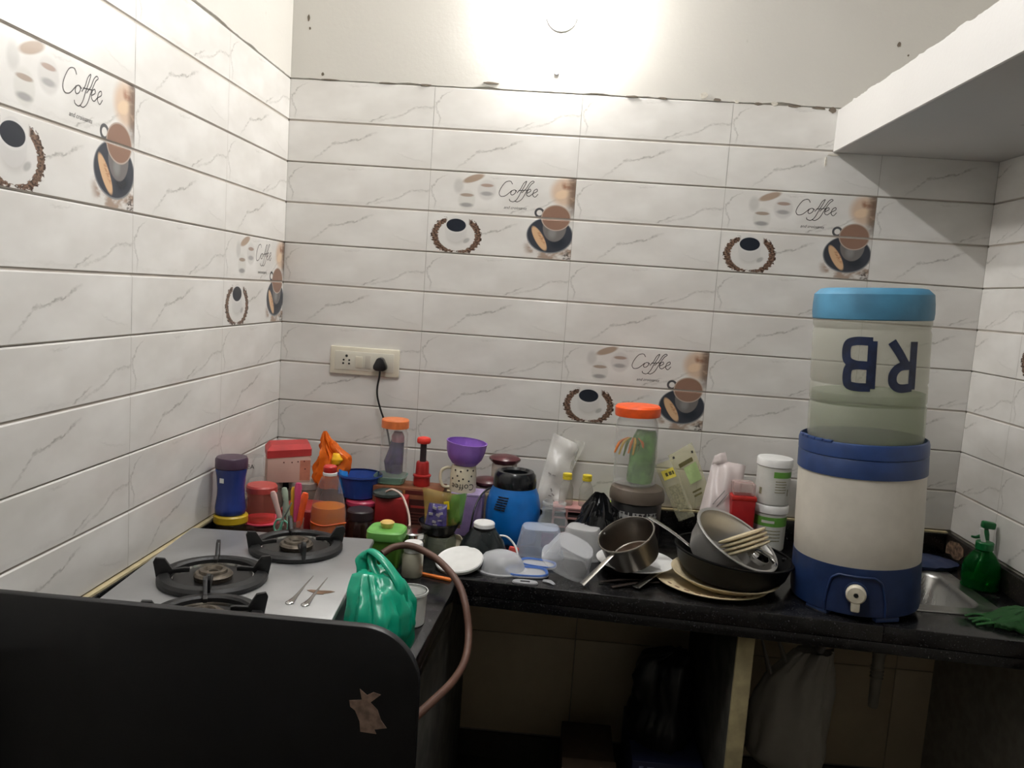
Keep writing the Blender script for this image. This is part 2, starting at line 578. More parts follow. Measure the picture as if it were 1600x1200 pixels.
place(plaster_coat(None, 'plaster_coat', 2, -FRONT, .0062, TOPZ+.0005, CEIL), wall_left, (-.006, FRONT, 0), PI/2)
place(plaster_coat(None, 'plaster_coat', 3, -FRONT, .0062, TOPZ+.0005, CEIL), wall_right, (RX+.006, 0, 0), -PI/2)

GRIME = plain('dull_tile_joint', (178, 170, 160), .6, var=.12, scale=8)
# tiles: 450 x 250, a groove across the middle, shared meshes
def tile_mesh(name, u0, u1, mat):
    prof = [(.0004, .006), (.0006, .0030), (.0034, 0), (.1206, 0), (.1238, .0026), (.1264, .0026), (.1290, 0), (.2462, 0), (.2490, .0028), (.2496, .006)]
    x0, x1 = u0*.45+.0005, u1*.45-.0005
    v, f = [], []
    for z, y in prof:
        v += [(x0-u0*.45, y, -z), (x1-u0*.45, y, -z)]
    for i in range(len(prof)-1):
        f.append((2*i, 2*i+1, 2*i+3, 2*i+2))
    n = len(v)
    me = bpy.data.meshes.new(name)
    me.from_pydata(v, [], f)
    me.materials.append(mat); me.materials.append(GRIME)
    for i, k in enumerate((0, 0, 0, 1, 1, 0, 0, 1, 1)): me.polygons[i].material_index = k
    uv = me.uv_layers.new(name='UVMap')
    for lp in me.loops:
        q = me.vertices[lp.vertex_index].co
        uv.data[lp.index].uv = (q.x/.45+u0, -q.z/.25)
    bm = bmesh.new(); bm.from_mesh(me)
    for fc in bm.faces:
        if fc.normal.y > 0: fc.normal_flip()
    bm.to_mesh(me); bm.free()
    return me
INK = plain('black_print_ink', (52, 46, 44), .4)

def coffee_strokes():
    K = [[(866, 210), (845, 182), (800, 190), (760, 238), (741, 288), (758, 320), (800, 317), (842, 286), (862, 268)],
         [(885, 262), (862, 272), (852, 296), (864, 310), (888, 300), (902, 276), (888, 262), (912, 276)],
         [(912, 292), (945, 255), (972, 205), (1000, 184), (988, 216), (950, 285), (918, 345), (885, 372), (850, 364), (842, 346)],
         [(958, 292), (1000, 250), (1030, 203), (1058, 183), (1072, 194), (1044, 216), (1005, 275), (965, 345), (925, 373), (892, 366)],
         [(925, 270), (1012, 266)],
         [(1008, 296), (1042, 278), (1038, 258), (1014, 272), (1006, 308), (1030, 324), (1062, 302)],
         [(1060, 302), (1104, 280), (1102, 258), (1076, 272), (1066, 312), (1088, 332), (1116, 304)]]
    out = []
    for st in K:
        q = []
        for x, y in st:
            v = (y-70-95*(x-70)/1400)/770
            u = (x-70+15*v)/1405
            q.append((u*.45, -v*.25))
        out.append(q)
    return out
_cs = ribbon2(coffee_strokes(), .0021)
def lettering_meshes():
    n = len(_cs[0])
    me1 = mesh('coffee_lettering', [(x, -.0004, z) for x, z in _cs[0]], _cs[1])
    me1.materials.append(INK)
    me2 = text_me('and croissants', .0125, .35)
    for q in me2.vertices: q.co = Vector((q.co.x*.98+.268, -.0004, q.co.y-.099-.0))
    me2.materials.clear(); me2.materials.append(INK)
    return me1, me2
LET1, LET2 = lettering_meshes()
FULL = {False: tile_mesh('wall_tile', 0, 1, TILE), True: tile_mesh('wall_tile', 0, 1, COFFEE)}
def add_tile(parent, loc, rz, coffee=False, me=None):
    o = bpy.data.objects.new('tile', me or FULL[coffee]); C.objects.link(o)
    place(o, parent, loc, rz)
    if coffee:
        o['label'] = 'tile printed with coffee cups and the word Coffee'
        for lm in (LET1, LET2):
            q = bpy.data.objects.new('lettering', lm); C.objects.link(q); q.parent = o
    return o
part_back = tile_mesh('wall_tile_cut', 0, (RX-1.8)/.45, TILE)
for t in range(5):
    for c in range(5):
        z = TOPZ-.25*t
        if c == 4: add_tile(wall_back, (1.8, 0, z), 0, False, part_back)
        else: add_tile(wall_back, (.45*c, 0, z), 0, (t, c) in ((1, 1), (1, 3), (3, 2)))
for t in range(5):
    for c in range(6):                       # left wall, column 0 next to the corner
        add_tile(wall_left, (0, -.45*(c+1), TOPZ-.25*t), PI/2, (t, c) in ((1, 2), (2, 0)))
cut_r = tile_mesh('wall_tile_cut', (.45-.241)/.45, 1, TILE)
for t in range(5):
    add_tile(wall_right, (RX, 0, TOPZ-.25*t), -PI/2, False, cut_r)
    for c in range(4):
        add_tile(wall_right, (RX, -.241-.45*c, TOPZ-.25*t), -PI/2, (t, c) == (2, 0))
# plain tiles on the back wall under the counter
UNDER = plain('cream_under_counter_tile', (192, 178, 152), .4, var=.1, scale=4)
for i in range(4):
    for k in range(2):
        o = box('tile', (.507, .006, .337), UNDER, None, None, None, .001)
        place(o, wall_back, (.66+.255+.51*i-.16, .003, .09+.34*k), 0)
trim_1 = struct(span('trim_1', (.3, -.012, .0), (RX, .0, .085), plain('dark_floor_skirting', (60, 54, 46), .4)))

# loft slab along the right wall (a concrete shelf cast into it)
def loft():
    x0, x1, z0, z1, L = 1.656, RX+.05, 2.012, 2.138, 2.4
    n = 200
    V, F = [], []
    for i in range(n+1):
        y = -L*i/n+.004
        k = max(0, mnoise.noise(Vector((y*14, 3, 1))))*.012+abs(mnoise.noise(Vector((y*45, 1, 1))))*.007 if y < -.12 else 0
        V += [(x0, y, z0+.002), (x0+.001, y, z1+k-.004), (x0+.012+k, y, z1+k*.6), (x1, y, z1), (x1, y, z0), (x0+.003, y, z0)]
    for i in range(n):
        for k in range(6):
            a, b = 6*i+k, 6*i+(k+1) % 6
            F.append((a, b, b+6, a+6))
    F += [tuple(range(6)), tuple(6*n+k for k in range(6))]
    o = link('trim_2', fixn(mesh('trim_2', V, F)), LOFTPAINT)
    return struct(o)
loft()
# dried paint drip and chips left on the wall beneath and beside the loft
CHIP = plain('dried_plaster_chip', (206, 200, 188), .9, bmp=.3, scale=120)
DARKCHIP = plain('dark_wall_chip', (112, 102, 90), .95)  # dark irregular marks on the plaster edge and upper wall
def chip(x, z, sx, sz, m, y=-.002, parent=wall_back):
    pts = [(sx*math.cos(a)*(.7+.5*random.random()), sz*math.sin(a)*(.7+.5*random.random())) for a in [2*PI*i/9 for i in range(9)]]
    o = prism('paint_chip', pts, .0022, m, None, axis='y')
    place(o, parent, (x, y-.0006, z), 0)
for x, z, sx, sz, m in [(1.637, 1.985, .004, .016, CHIP), (1.26, 2.155, .012, .012, CHIP), (1.30, 2.145, .012, .005, DARKCHIP), (1.36, 2.143, .008, .005, CHIP),
                        (1.42, 2.140, .014, .004, DARKCHIP), (1.47, 2.142, .010, .006, CHIP), (1.53, 2.139, .018, .004, DARKCHIP), (1.60, 2.138, .022, .005, DARKCHIP), (1.64, 2.135, .012, .009, DARKCHIP),
                        (1.05, 2.141, .02, .003, DARKCHIP), (1.14, 2.141, .014, .003, DARKCHIP), (.30, 2.141, .03, .002, DARKCHIP), (.42, 2.141, .02, .003, DARKCHIP), (.12, 2.142, .03, .002, DARKCHIP),
                        (.05, 2.32, .004, .010, DARKCHIP), (.055, 2.29, .003, .004, DARKCHIP), (1.81, 2.33, .005, .008, DARKCHIP), (1.84, 2.30, .003, .003, DARKCHIP), (.10, 2.157, .005, .005, DARKCHIP), (.62, 2.158, .025, .003, DARKCHIP),
                        (1.66, 2.005, .02, .004, CHIP)]:
    chip(x, z, sx, sz, m)

# ------------------------------------------------------------------ lamp
lamp = thing('wall_lamp', 'glaring white bulb in a holder high on the back wall', 'lamp', (.82, -.001, 2.36))
lathe('lamp_holder', [(0, 0), (.044, 0), (.044, .010), (.034, .014), (0, .014)], WHITEP, lamp, 24, (0, 0, 0), (PI/2, 0, 0))
def lit_mat(name, rgb, k):
    m, nt, p = new_mat(name)
    p.inputs['Base Color'].default_value = (1, 1, 1, 1)
    p.inputs['Emission Color'].default_value = rgb+(1,)
    p.inputs['Emission Strength'].default_value = k
    return m
lathe('bulb', [(0, .014), (.024, .014), (.033, .024), (.036, .040), (.031, .056), (.018, .067), (0, .070)], lit_mat('lit_bulb', (1, .975, .945), LAMP_STRENGTH), lamp, 24, (0, 0, 0), (PI/2, 0, 0))
# added fill light, out of view: ceiling batten tube brightening counter and lower walls
tl = thing('fill_tube_light', 'added unseen fill tube light on the ceiling above the stove counter', 'lamp', (.78, -1.25, CEIL), (0, 0, PI/2))
box('batten', (.66, .05, .03), WHITEP, tl, (0, 0, -.032), None, .004)
for sx in (-.325, .325): box('end_cap', (.02, .04, .05), WHITEP, tl, (sx, 0, -.078), None, .004)
tube('fill_tube', [(-.315, 0, -.055), (.315, 0, -.055)], .013, lit_mat('lit_fill_tube', (1, .99, .98), FILL_TUBE_STRENGTH), tl, 1, 14, 1., False)
stub = tag(prism('wall_plug', [(.008*math.cos(a), .008*math.sin(a)) for a in [PI*i/6 for i in range(12)]], -.004, plain('grey_plug', (150, 150, 156), .5), axis='y', loc=(.816, .0, 2.20)), 'small grey plug in the wall just below the lamp', 'plug')

# ------------------------------------------------------------------ counter
counter = thing('kitchen_counter', 'L-shaped black granite counter carrying stove, dishes and sink', 'counter')
SX0, SX1, SY0, SY1 = 1.69, 2.01, -.505, -.20                 # sink opening
def slab(name, outline, z0, z1, mat):
    o = prism(name, outline, z1-z0, mat, counter, (0, 0, z0), None, .003)
    return o
LX = .676
def fy(x): return -.598-.064*(x-.69)                          # front edge of the back run, not quite parallel to the wall
slab('slab', [(.003, -1.297), (LX-.035, -1.297), (LX, -.70), (LX, -.006), (.003, -.006)], CZ-.04, CZ, GRANITE)
slab('slab', [(LX+.001, fy(LX)), (SX0, fy(SX0)), (SX0, -.006), (LX+.001, -.006)], CZ-.04, CZ, GRANITE)
slab('slab', [(SX0+.0005, fy(SX0)), (SX1, fy(SX1)), (SX1, SY0), (SX0+.0005, SY0)], CZ-.04, CZ, GRANITE)
slab('slab', [(SX0+.0005, SY1), (SX1, SY1), (SX1, -.006), (SX0+.0005, -.006)], CZ-.04, CZ, GRANITE)
slab('slab', [(SX1+.0005, fy(SX1)), (RX-.003, fy(RX)), (RX-.003, -.006), (SX1+.0005, -.006)], CZ-.04, CZ, GRANITE)
slab('edge_strip', [(LX+.002, fy(LX)+.001), (RX-.003, fy(RX)+.001), (RX-.003, fy(RX)+.028), (LX+.002, fy(LX)+.028)], CZ-.068, CZ-.041, GRANITE)
slab('edge_strip', [(LX-.037, -1.30), (LX-.002, -.70), (LX-.002, -.63), (LX-.03, -.63), (LX-.065, -1.30)], CZ-.068, CZ-.041, GRANITE)
slab('side_panel', [(LX-.05, -1.29), (LX-.022, -.63), (LX-.022, -.03), (LX-.06, -.03), (LX-.08, -1.29)], .0, CZ-.042, STONE)
sup = slab('support_slab', [(1.372, -.60), (1.412, -.60), (1.412, -.008), (1.372, -.008)], .0, CZ-.042, STONE)
slab('support_edge', [(1.371, -.612), (1.413, -.612), (1.413, -.6005), (1.371, -.6005)], .0, CZ-.07, CREAMSTONE)
# granite upstand round the walls
baseboard_left = struct(span('baseboard_left', (-.004, -1.297, CZ), (.014, -.006, CZ+.064), GRANITE, None, .002))
baseboard_back = struct(span('baseboard_back', (.016, -.016, CZ), (RX-.016, .004, CZ+.064), GRANITE, None, .002))
MARB = granite('worn_granite', (34, 30, 28), (120, 110, 100), .3)
baseboard_right = struct(span('baseboard_right', (RX-.014, -1.0, CZ), (RX+.004, -.006, CZ+.064), MARB, None, .002))
GL = plain('cream_grout_line', (196, 182, 146), .9)
trim_3 = struct(span('trim_3', (-.004, -1.297, CZ+.0642), (.010, -.006, CZ+.069), GL))
trim_4 = struct(span('trim_4', (.012, -.012, CZ+.0642), (RX-.012, .004, CZ+.069), GL))

# sink
sk = thing('kitchen_sink', 'small stainless steel sink let into the counter behind the dispenser', 'sink', ((SX0+SX1)/2, (SY0+SY1)/2, CZ))
def sink():
    hx, hy = (SX1-SX0)/2, (SY1-SY0)/2
    def rr(a, b, r, z, n=6):
        out = []
        for cx, cy, st in ((a-r, b-r, 0), (-a+r, b-r, 1), (-a+r, -b+r, 2), (a-r, -b+r, 3)):
            for i in range(n+1):
                t = PI/2*(st+i/n)
                out.append((cx+r*math.cos(t), cy+r*math.sin(t), z))
        return out
    rings = [rr(hx+.035, hy+.035, .03, .001), rr(hx+.034, hy+.034, .03, .004), rr(hx-.006, hy-.006, .05, .004), rr(hx-.014, hy-.014, .055, -.008), rr(hx-.03, hy-.03, .06, -.125), rr(hx-.06, hy-.06, .05, -.145), rr(.02, .02, .018, -.15)]
    v = [q for r in rings for q in r]; n = len(rings[0]); f = []
    for i in range(len(rings)-1):
        for j in range(n):
            k = (j+1) % n
            f.append((i*n+j, i*n+k, (i+1)*n+k, (i+1)*n+j))
    me = fixn(mesh('sink_bowl', v, f)); smooth_angle(me, 50)
    link('bowl', me, STEEL, sk)
    lathe('drain', [(0, -.1495), (.019, -.1495), (.022, -.148), (.024, -.1495)], CHROME, sk, 20)
    lathe('drain_pipe', [(0, -.152), (.034, -.152), (.03, -.17), (.017, -.20), (.015, -.23), (.018, -.235), (.015, -.24), (.018, -.245), (.015, -.25), (.018, -.255), (.015, -.26), (.018, -.265), (.015, -.27), (.013, -.35), (0, -.35)], plain('dingy_grey_pipe', (120, 116, 106), .5), sk, 20, (-.03, 0, 0))
sink()

# ------------------------------------------------------------------ black partition board in the foreground
def board():
    t = thing('partition_board', 'large black board with rounded corner standing before the stove', 'board', (0, -1.320, 0))
    r, x1, z1 = .095, .706, .997
    out = [(.003, 0), (x1, 0)]+[(x1-r+r*math.cos(a), z1-r+r*math.sin(a)) for a in [PI/2*i/14 for i in range(15)]]+[(.003, z1)]
    prism('panel', out, .018, plain('black_laminate', (15, 16, 20), .42, var=.15, scale=6), t, None, None, .003, 'y')
    ch = [(0, .055), (.012, .042), (.022, .050), (.034, .046), (.018, .026), (.030, .010), (.036, -.012), (.046, -.030), (.026, -.036), (.030, -.046), (.004, -.044), (.002, -.02), (-.006, .004), (-.014, .012), (-.016, .026), (.004, .030)]
    o = prism('torn_patch', [(.612+x*1., .855+z*.72) for x, z in ch], -.0012, plain('torn_paper_residue', (150, 126, 112), .9, var=.35, scale=60), t, (0, -.0, 0), None, 0, 'y')
    o['label'] = 'torn beige paper patch'
board()

# ------------------------------------------------------------------ stove
stove = thing('gas_stove', 'steel three-burner gas stove with black pan supports on left counter', 'stove', (.2785, -.965, CZ), (0, 0, .075))
SL, SW = .604, .440          # along the wall, across
box('body', (SW-.012, SL-.012, .068), plain('grey_stove_side', (88, 104, 104), .35, .6), stove, (0, 0, .018), None, .004)
box('top_plate', (SW, SL, .016), steel('stove_steel', (186, 187, 188), .36, metal=.7), stove, (0, 0, .084), None, .006)
for sx in (-1, 1):
    for sy in (-1, 1):
        lathe('foot', [(0, 0), (.016, 0), (.018, .012), (.014, .02), (0, .02)], BLACKP, stove, 16, (sx*.17, sy*.25, 0))
BRASS = plain('burnt_burner_metal', (96, 88, 78), .5, .7, var=.4, scale=80)
def burner(x, y, rot, R):
    t = stove
    pan = lathe('drip_dish', [(R*.78, .002), (R*.74, .003), (R*.62, -.001+.003), (R*.40, .0025), (0, .0025)], plain('dark_burnt_enamel', (26, 25, 25), .35, var=.4, scale=40), t, 40, (x, y, .1))
    lathe('chrome_trim', [(R*.70, .003), (R*.715, .008), (R*.735, .008), (R*.75, .003)], CHROME, t, 40, (x, y, .1))
    br = lathe('burner', [(0, .003), (.036, .003), (.038, .012), (.034, .016), (.028, .017), (.026, .022), (.018, .023), (.014, .017), (.010, .017), (.008, .012), (0, .012)], BRASS, t, 28, (x, y, .1))
    for i in range(10):
        a = 2*PI*i/10
    ring = lathe('pan_support', [(R*.75, .004), (R*.76, .014), (R*.80, .018), (R*.95, .016), (R, .010), (R, .002), (R*.97, .001), (R*.78, .001), (R*.75, .004)], CAST, t, 48, (x, y, .1))
    for k in range(4):
        a = rot+k*PI/2
        pr = prism('prong', [(R*.42, .018), (R*.42, .026), (R*.50, .027), (R*.72, .024), (R*.86, .046), (R*1.02, .048), (R*1.06, .040), (R*1.0, .006), (R*.80, .008), (R*.70, .016)], .008, CAST, ring, None, (0, 0, a), .001, 'y')
        pr.location = (.004*math.sin(a), -.004*math.cos(a), 0)
def stove_local(x, y):
    d = Matrix.Rotation(-.075, 2) @ Vector((x-.2785, y+.965))
    return d.x, d.y
for (x, y, rot, R) in ((.228, -.993, .25, .106), (.323, -.770, .40, .104), (.300, -1.190, .35, .100)):
    lx, ly = stove_local(x, y)
    burner(lx, ly, rot, R)
for x, y in ((.413, -1.075), (.444, -1.078)):
    lx, ly = stove_local(x, y)
    prof = [(0, 0)]
    o = tube('embossed_spoon', [(lx, ly-.008, .1005), (lx, ly, .1012), (lx+.003, ly+.03, .1008), (lx+.006, ly+.09, .1002), (lx+.010, ly+.15, .0998)], [.003, .0085, .0045, .002, .001], CHROME, stove, 8, 12, .35)
prism('grease_stain', [(.028*math.cos(a)*(.7+.4*math.sin(3*a)), .018*math.sin(a)*(.8+.3*math.cos(2*a))) for a in [2*PI*i/16 for i in range(16)]], .0006, plain('brown_grease', (110, 84, 62), .4, var=.3), stove, (*stove_local(.452, -1.01), .1002))
for i, y in enumerate((-.20, 0., .20)):
    kn = lathe('knob', [(0, .0), (.022, 0), (.024, .004), (.019, .010), (.017, .024), (.012, .027), (0, .027)], CHROME, stove, 24, (SW/2-.006, y, .052), (0, PI/2, 0))

hose = tag(tube('gas_hose', [(.497, -.652, .885), (.520, -.632, .897), (.557, -.625, .902), (.600, -.635, .893), (.644, -.66, .877), (.690, -.705, .850), (.716, -.75, .815), (.731, -.79, .765), (.733, -.85, .735), (.722, -.93, .73), (.700, -1.02, .735), (.640, -1.20, .74)], .0085, RUBBER, None, 8, 12), 'brown rubber gas hose arching from the stove over the counter edge', 'hose')

# ------------------------------------------------------------------ switchboard
sb = thing('switchboard', 'white switch and socket plate with a plug on the back wall', 'switchboard', (.2745, 0, 1.283))
IV = plain('ivory_switch_plastic', (212, 206, 188), .35, var=.03)
box('plate', (.222, .012, .088), IV, sb, (0, -.006, -.044), None, .004)
box('inner_frame', (.190, .003, .060), plain('pale_switch_insert', (204, 200, 186), .35, var=.03), sb, (.0, -.0125, -.030), None, .001)
DK = plain('socket_hole', (10, 10, 10), .8)
for x, z, r in ((-.057, .015, .0042), (-.066, .002, .0032), (-.048, .002, .0032), (-.067, -.009, .0032), (-.048, -.009, .0032)):
    lathe('socket_hole', [(0, 0), (r, 0), (r, .0006), (0, .0006)], DK, sb, 14, (x, -.0142, z), (PI/2, 0, 0))
box('switch', (.022, .005, .036), IV, sb, (-.016, -.0150, -.020), (.10, 0, 0), .001)
box('switch', (.018, .006, .042), plain('grey_switch_rocker', (176, 170, 158), .3, var=.03), sb, (.012, -.0150, -.021), (-.10, 0, 0), .001)
plug = thing('power_plug', 'black three-pin plug in the right socket of the switch plate', 'plug', (.3295, -.014, 1.279))
prism('plug_body', [(-.021, -.014), (-.012, -.020), (.012, -.020), (.021, -.014), (.021, -.004), (.011, .018), (.004, .023), (-.004, .023), (-.011, .018), (-.021, -.004)], -.026, BLACKP, plug, None, None, .004, 'y')
tube('cord', [(0, -.016, -.018), (0, -.017, -.035), (-.005, -.016, -.07), (-.004, -.015, -.10), (.008, -.016, -.14), (.032, -.018, -.20), (.05, -.02, -.27), (.075, -.03, -.33)], .0032, BLACKP, plug, 8, 8)

# ------------------------------------------------------------------ things at the back-left corner
t = thing('lidded_jar', 'dark jar with yellow lid under the blue bottle at left wall', 'jar', (.058, -.50, CZ))
lathe('body', [(0, 0), (.040, 0), (.041, .005), (.041, .062), (.038, .066), (0, .066)], plain('dark_jar_contents', (44, 36, 24), .2), t)
lathe('lid', [(.041, .063), (.0435, .066), (.0435, .082), (.040, .086), (0, .086)], plain('yellow_plastic', (186, 156, 34), .35), t).__setitem__('label', 'yellow screw lid')
t = thing('malt_drink_bottle', 'blue waisted plastic bottle with purple-brown cap against the left wall', 'bottle', (.056, -.50, CZ+.0865))
lathe('body', [(0, 0), (.036, 0), (.039, .005), (.039, .018), (.035, .05), (.0345, .07), (.037, .10), (.040, .118), (.040, .122), (0, .122)], plain('glossy_blue_label', (40, 58, 126), .25, var=.2, scale=12), t)
lathe('cap', [(.0395, .122), (.0412, .124), (.0412, .146), (.038, .151), (0, .152)], plain('purple_brown_cap', (66, 46, 66), .35), t)
box('emblem', (.012, .0012, .012), WHITEP, t, (-.010, -.0365, .088), (0, 0, -.26), .0)
t = thing('red_container', 'low red round container beneath the pink saucer', 'container', (.113, -.42, CZ))
lathe('body', [(0, 0), (.050, 0), (.056, .004), (.058, .040), (.054, .0425), (0, .0425)], PETRED, t)
t = thing('pink_saucer', 'shiny pink plastic saucer under the red-lidded jar', 'saucer', (.113, -.42, CZ+.043))
lathe('dish', [(0, 0), (.045, 0), (.059, .006), (.060, .009), (.056, .008), (.043, .004), (0, .004)], plain('hot_pink_plastic', (224, 84, 110), .3), t)
t = thing('spice_jar', 'rose-tinted clear jar with red screw lid behind stove', 'jar', (.109, -.42, CZ+.0475))
lathe('body', [(0, 0), (.035, 0), (.038, .004), (.038, .078), (.035, .082), (.0335, .082), (.0365, .077), (.0365, .006), (0, .003)], PETRED, t)
lathe('lid', [(.036, .082), (.0415, .083), (.0415, .097), (.038, .1015), (0, .1015)], plain('muted_red_lid', (176, 70, 64), .4), t)
t = thing('red_tub', 'red rounded tub behind the rose jar and knives', 'tub', (.205, -.34, CZ))
lathe('body', [(0, 0), (.052, 0), (.056, .006), (.058, .075), (.054, .08), (0, .08)], plain('red_tub_plastic', (150, 38, 38), .35), t, sup=5)
for nm, lab, x, y in (('clear_jar', 'clear jar with silver-grey lid under the red and white box, left one', .052, -.235), ('clear_jar', 'clear jar with silver-grey lid under the red and white box, right one', .160, -.200)):
    t = thing(nm, lab, 'jar', (x, y, CZ), group='clear jars under the box')
    lathe('body', [(0, 0), (.046, 0), (.05, .005), (.05, .085), (.044, .095), (.042, .095), (.047, .084), (.047, .006), (0, .003)], clear('brownish_clear_jar', (186, 168, 156), .34, .12, (230, 215, 205)), t)
    lathe('lid', [(.045, .093), (.0485, .095), (.0485, .112), (.046, .114), (0, .114)], clear('clear_lid', (206, 196, 188), .55, .2), t)
t = thing('gift_box', 'cream and pink paper box with red lid on two clear jars', 'box', (.105, -.205, CZ+.1145), (.0, 0, .42))
box('body', (.122, .092, .090), plain('cream_pink_card', (206, 172, 158), .6, var=.06, scale=9), t, None, None, .001)
def lid():
    w, d = .063, .0475
    v = [(-w, -d, .072), (w, -d, .080), (w, d, .080), (-w, d, .072), (-w, -d, .094), (w, -d, .100), (w, d, .100), (-w, d, .094), (-w+.012, -d+.02, .108), (w-.004, -d+.02, .112), (w-.004, d-.004, .112), (-w+.012, d-.004, .108)]
    f = [(0, 1, 5, 4), (1, 2, 6, 5), (2, 3, 7, 6), (3, 0, 4, 7), (4, 5, 9, 8), (5, 6, 10, 9), (6, 7, 11, 10), (7, 4, 8, 11), (8, 9, 10, 11)]
    link('lid', fixn(mesh('box_lid', v, f)), plain('red_card', (176, 52, 52), .5), t)
lid()
for x, z in ((-.015, .060), (.008, .060), (.025, .062), (.043, .063), (.046, .040)):
    lathe('printed_dot', [(0, 0), (.0022, 0), (.0022, .0006), (0, .0006)], plain('maroon_ink', (84, 30, 32), .6), t, 8, (x, -.0462, z), (PI/2, 0, 0))
box('printed_corner', (.030, .0006, .060), plain('peach_print', (196, 128, 104), .6), t, (.046, -.0464, .006), None, 0)
t = thing('tall_clear_canister', 'tall clear canister with small dark lettering in the left corner', 'canister', (.044, -.335, CZ))
lathe('body', [(0, 0), (.035, 0), (.037, .004), (.037, .200), (.034, .205), (.033, .205), (.0355, .199), (.0355, .006), (0, .003)], PET, t)
label_text('lettering', 'TEA', .017, DK, t, lambda x, y: (.0376*math.sin(x/.0375+.2), -.0376*math.cos(x/.0375+.2), .182+y))

t = thing('black_jar', 'small dark jar supporting the orange snack packet', 'jar', (.243, -.20, CZ))
lathe('body', [(0, 0), (.034, 0), (.036, .004), (.036, .07), (.03, .085), (.028, .10), (0, .10)], plain('dark_brown_jar', (40, 28, 30), .3), t)
t = thing('snack_packet', 'crumpled orange snack packet with yellow twist behind the oil bottle', 'packet', (.238, -.205, CZ+.10))
bag('wrapper', [(0, 0, .0, .032, .022), (0, 0, .03, .047, .030), (.004, 0, .065, .049, .030), (.002, 0, .095, .040, .024), (-.014, 0, .125, .020, .014), (-.022, 0, .15, .009, .008), (-.024, 0, .168, .003, .003)], clear('orange_film', (240, 118, 34), .80, .22, (255, 190, 120), bmp=.6), t, 48, .015, 44, 11, 3.)
bag('twist', [(.018, -.018, .075, .012, .009), (.022, -.02, .09, .017, .012), (.018, -.018, .108, .009, .007)], plain('bright_yellow_film', (244, 186, 34), .3), t, 20, .005, 50, 7, 8.)
t = thing('maroon_tub', 'maroon tub with pink rim holding up the blue basin', 'tub', (.345, -.235, CZ))
lathe('body', [(0, 0), (.04, 0), (.045, .004), (.047, .068), (0, .068)], DRED, t)
lathe('lid', [(.047, .066), (.050, .068), (.050, .078), (.046, .083), (0, .083)], plain('pink_rim', (190, 60, 92), .35), t)
t = thing('plastic_basin', 'small cobalt blue plastic basin holding a light blue sachet', 'basin', (.330, -.225, CZ+.084))
lathe('bowl', shell([(.040, 0), (.048, .004), (.058, .045), (.063, .064), (.066, .066), (.066, .070), (.0625, .070)], .002), BLUE, t, 40)
t = thing('blue_sachet', 'bright blue sachet standing in the basin', 'sachet', (.290, -.262, CZ+.098))
patch('film', [(-.014, 0, .072), (.012, .002, .066), (.018, .004, .0), (-.012, 0, .0)], 6, 8, lambda u, v: .003*math.sin(9*u+5*v), plain('sky_blue_film', (40, 130, 214), .25), t, .005)
# cooking oil
t = thing('oil_bottle', 'clear bottle half full of orange cooking oil with red cap', 'bottle', (.305, -.455, CZ))
OILP = [(0, 0), (.040, 0), (.046, .006), (.047, .030), (.0455, .05), (.047, .07), (.0465, .10), (.043, .12), (.034, .158), (.024, .188), (.0165, .200), (.0160, .212), (.0135, .212)]
lathe('bottle', OILP, clear('bottle_plastic', (214, 208, 212), .12, .08, (240, 236, 240), edge=.5), t, 36)
lathe('oil', [(0, .002), (.039, .002), (.0445, .008), (.0455, .030), (.044, .05), (.0455, .07), (.045, .10), (.0425, .1165), (0, .117)], clear('orange_oil', (255, 150, 8), .62, .08, (255, 190, 60), edge=.2), t, 36)
lathe('neck_ring', [(.0165, .198), (.019, .2), (.019, .206), (.0165, .208)], WHITEP, t, 24)
lathe('cap', [(.0168, .207), (.0175, .208), (.0175, .222), (.015, .225), (0, .225)], plain('red_bottle_cap', (196, 44, 40), .35), t, 24)
tube('label_edge', [(-.047, 0, .076), (-.033, -.0335, .076), (0, -.0475, .074), (.033, -.0335, .077), (.05, -.004, .074)], .0016, ORANGE, t, 6, 6)
# knives and clips in a clear stand
t = thing('cutlery_stand', 'clear stand of handles at the back edge of the stove', 'holder', (.226, -.53, CZ))
lathe('cup', shell([(.030, 0), (.033, .003), (.036, .095)], .002), clear('stand_plastic', (190, 150, 140), .22, .12), t)
def handle(label, cat, p0, p1, rgb, r=.006, name='knife'):
    d = (Vector(p1)-Vector(p0)).length
    t = thing(name, label, cat, p0, axis_rot(Vector(p1)-Vector(p0)), 'handles in the clear stand')
    lathe('handle', [(0, d*.42), (r*.7, d*.42), (r, d*.5), (r*1.05, d*.8), (r*1.25, d*.93), (r*.9, d*.99), (0, d)], col_plastic('handle_%d_%d_%d' % rgb, rgb, .35), t, 14, None, None, None, 0, 1., .55)
    box('blade', (r*1.4, .0015, d*.45), CHROME, t, (0, 0, 0), None, 0)
handle('white pink handle leaning leftmost in the clear stand', 'knife', (.228, -.532, .828), (.180, -.535, .985), (216, 184, 176), .007)
handle('pale mint handle second from left in the clear stand', 'knife', (.232, -.520, .828), (.203, -.515, .992), (160, 176, 158), .007)
handle('yellow round-topped handle in the clear stand', 'spoon', (.225, -.518, .828), (.229, -.512, .995), (206, 154, 36), .007, 'spoon')
handle('long pink handle standing tallest in the clear stand', 'knife', (.238, -.528, .828), (.243, -.522, 1.010), (206, 74, 118), .008)
handle('bright orange knob handle beside the oil bottle', 'peeler', (.240, -.540, .828), (.268, -.540, .99), (246, 92, 44), .008, 'peeler')
t = thing('scissors', 'teal-handled scissors hanging point down in front of the clear stand', 'scissors', (.224, -.578, .925), (.1, .25, 0), None)
TEAL = col_plastic('mint_teal_plastic', (112, 176, 152))
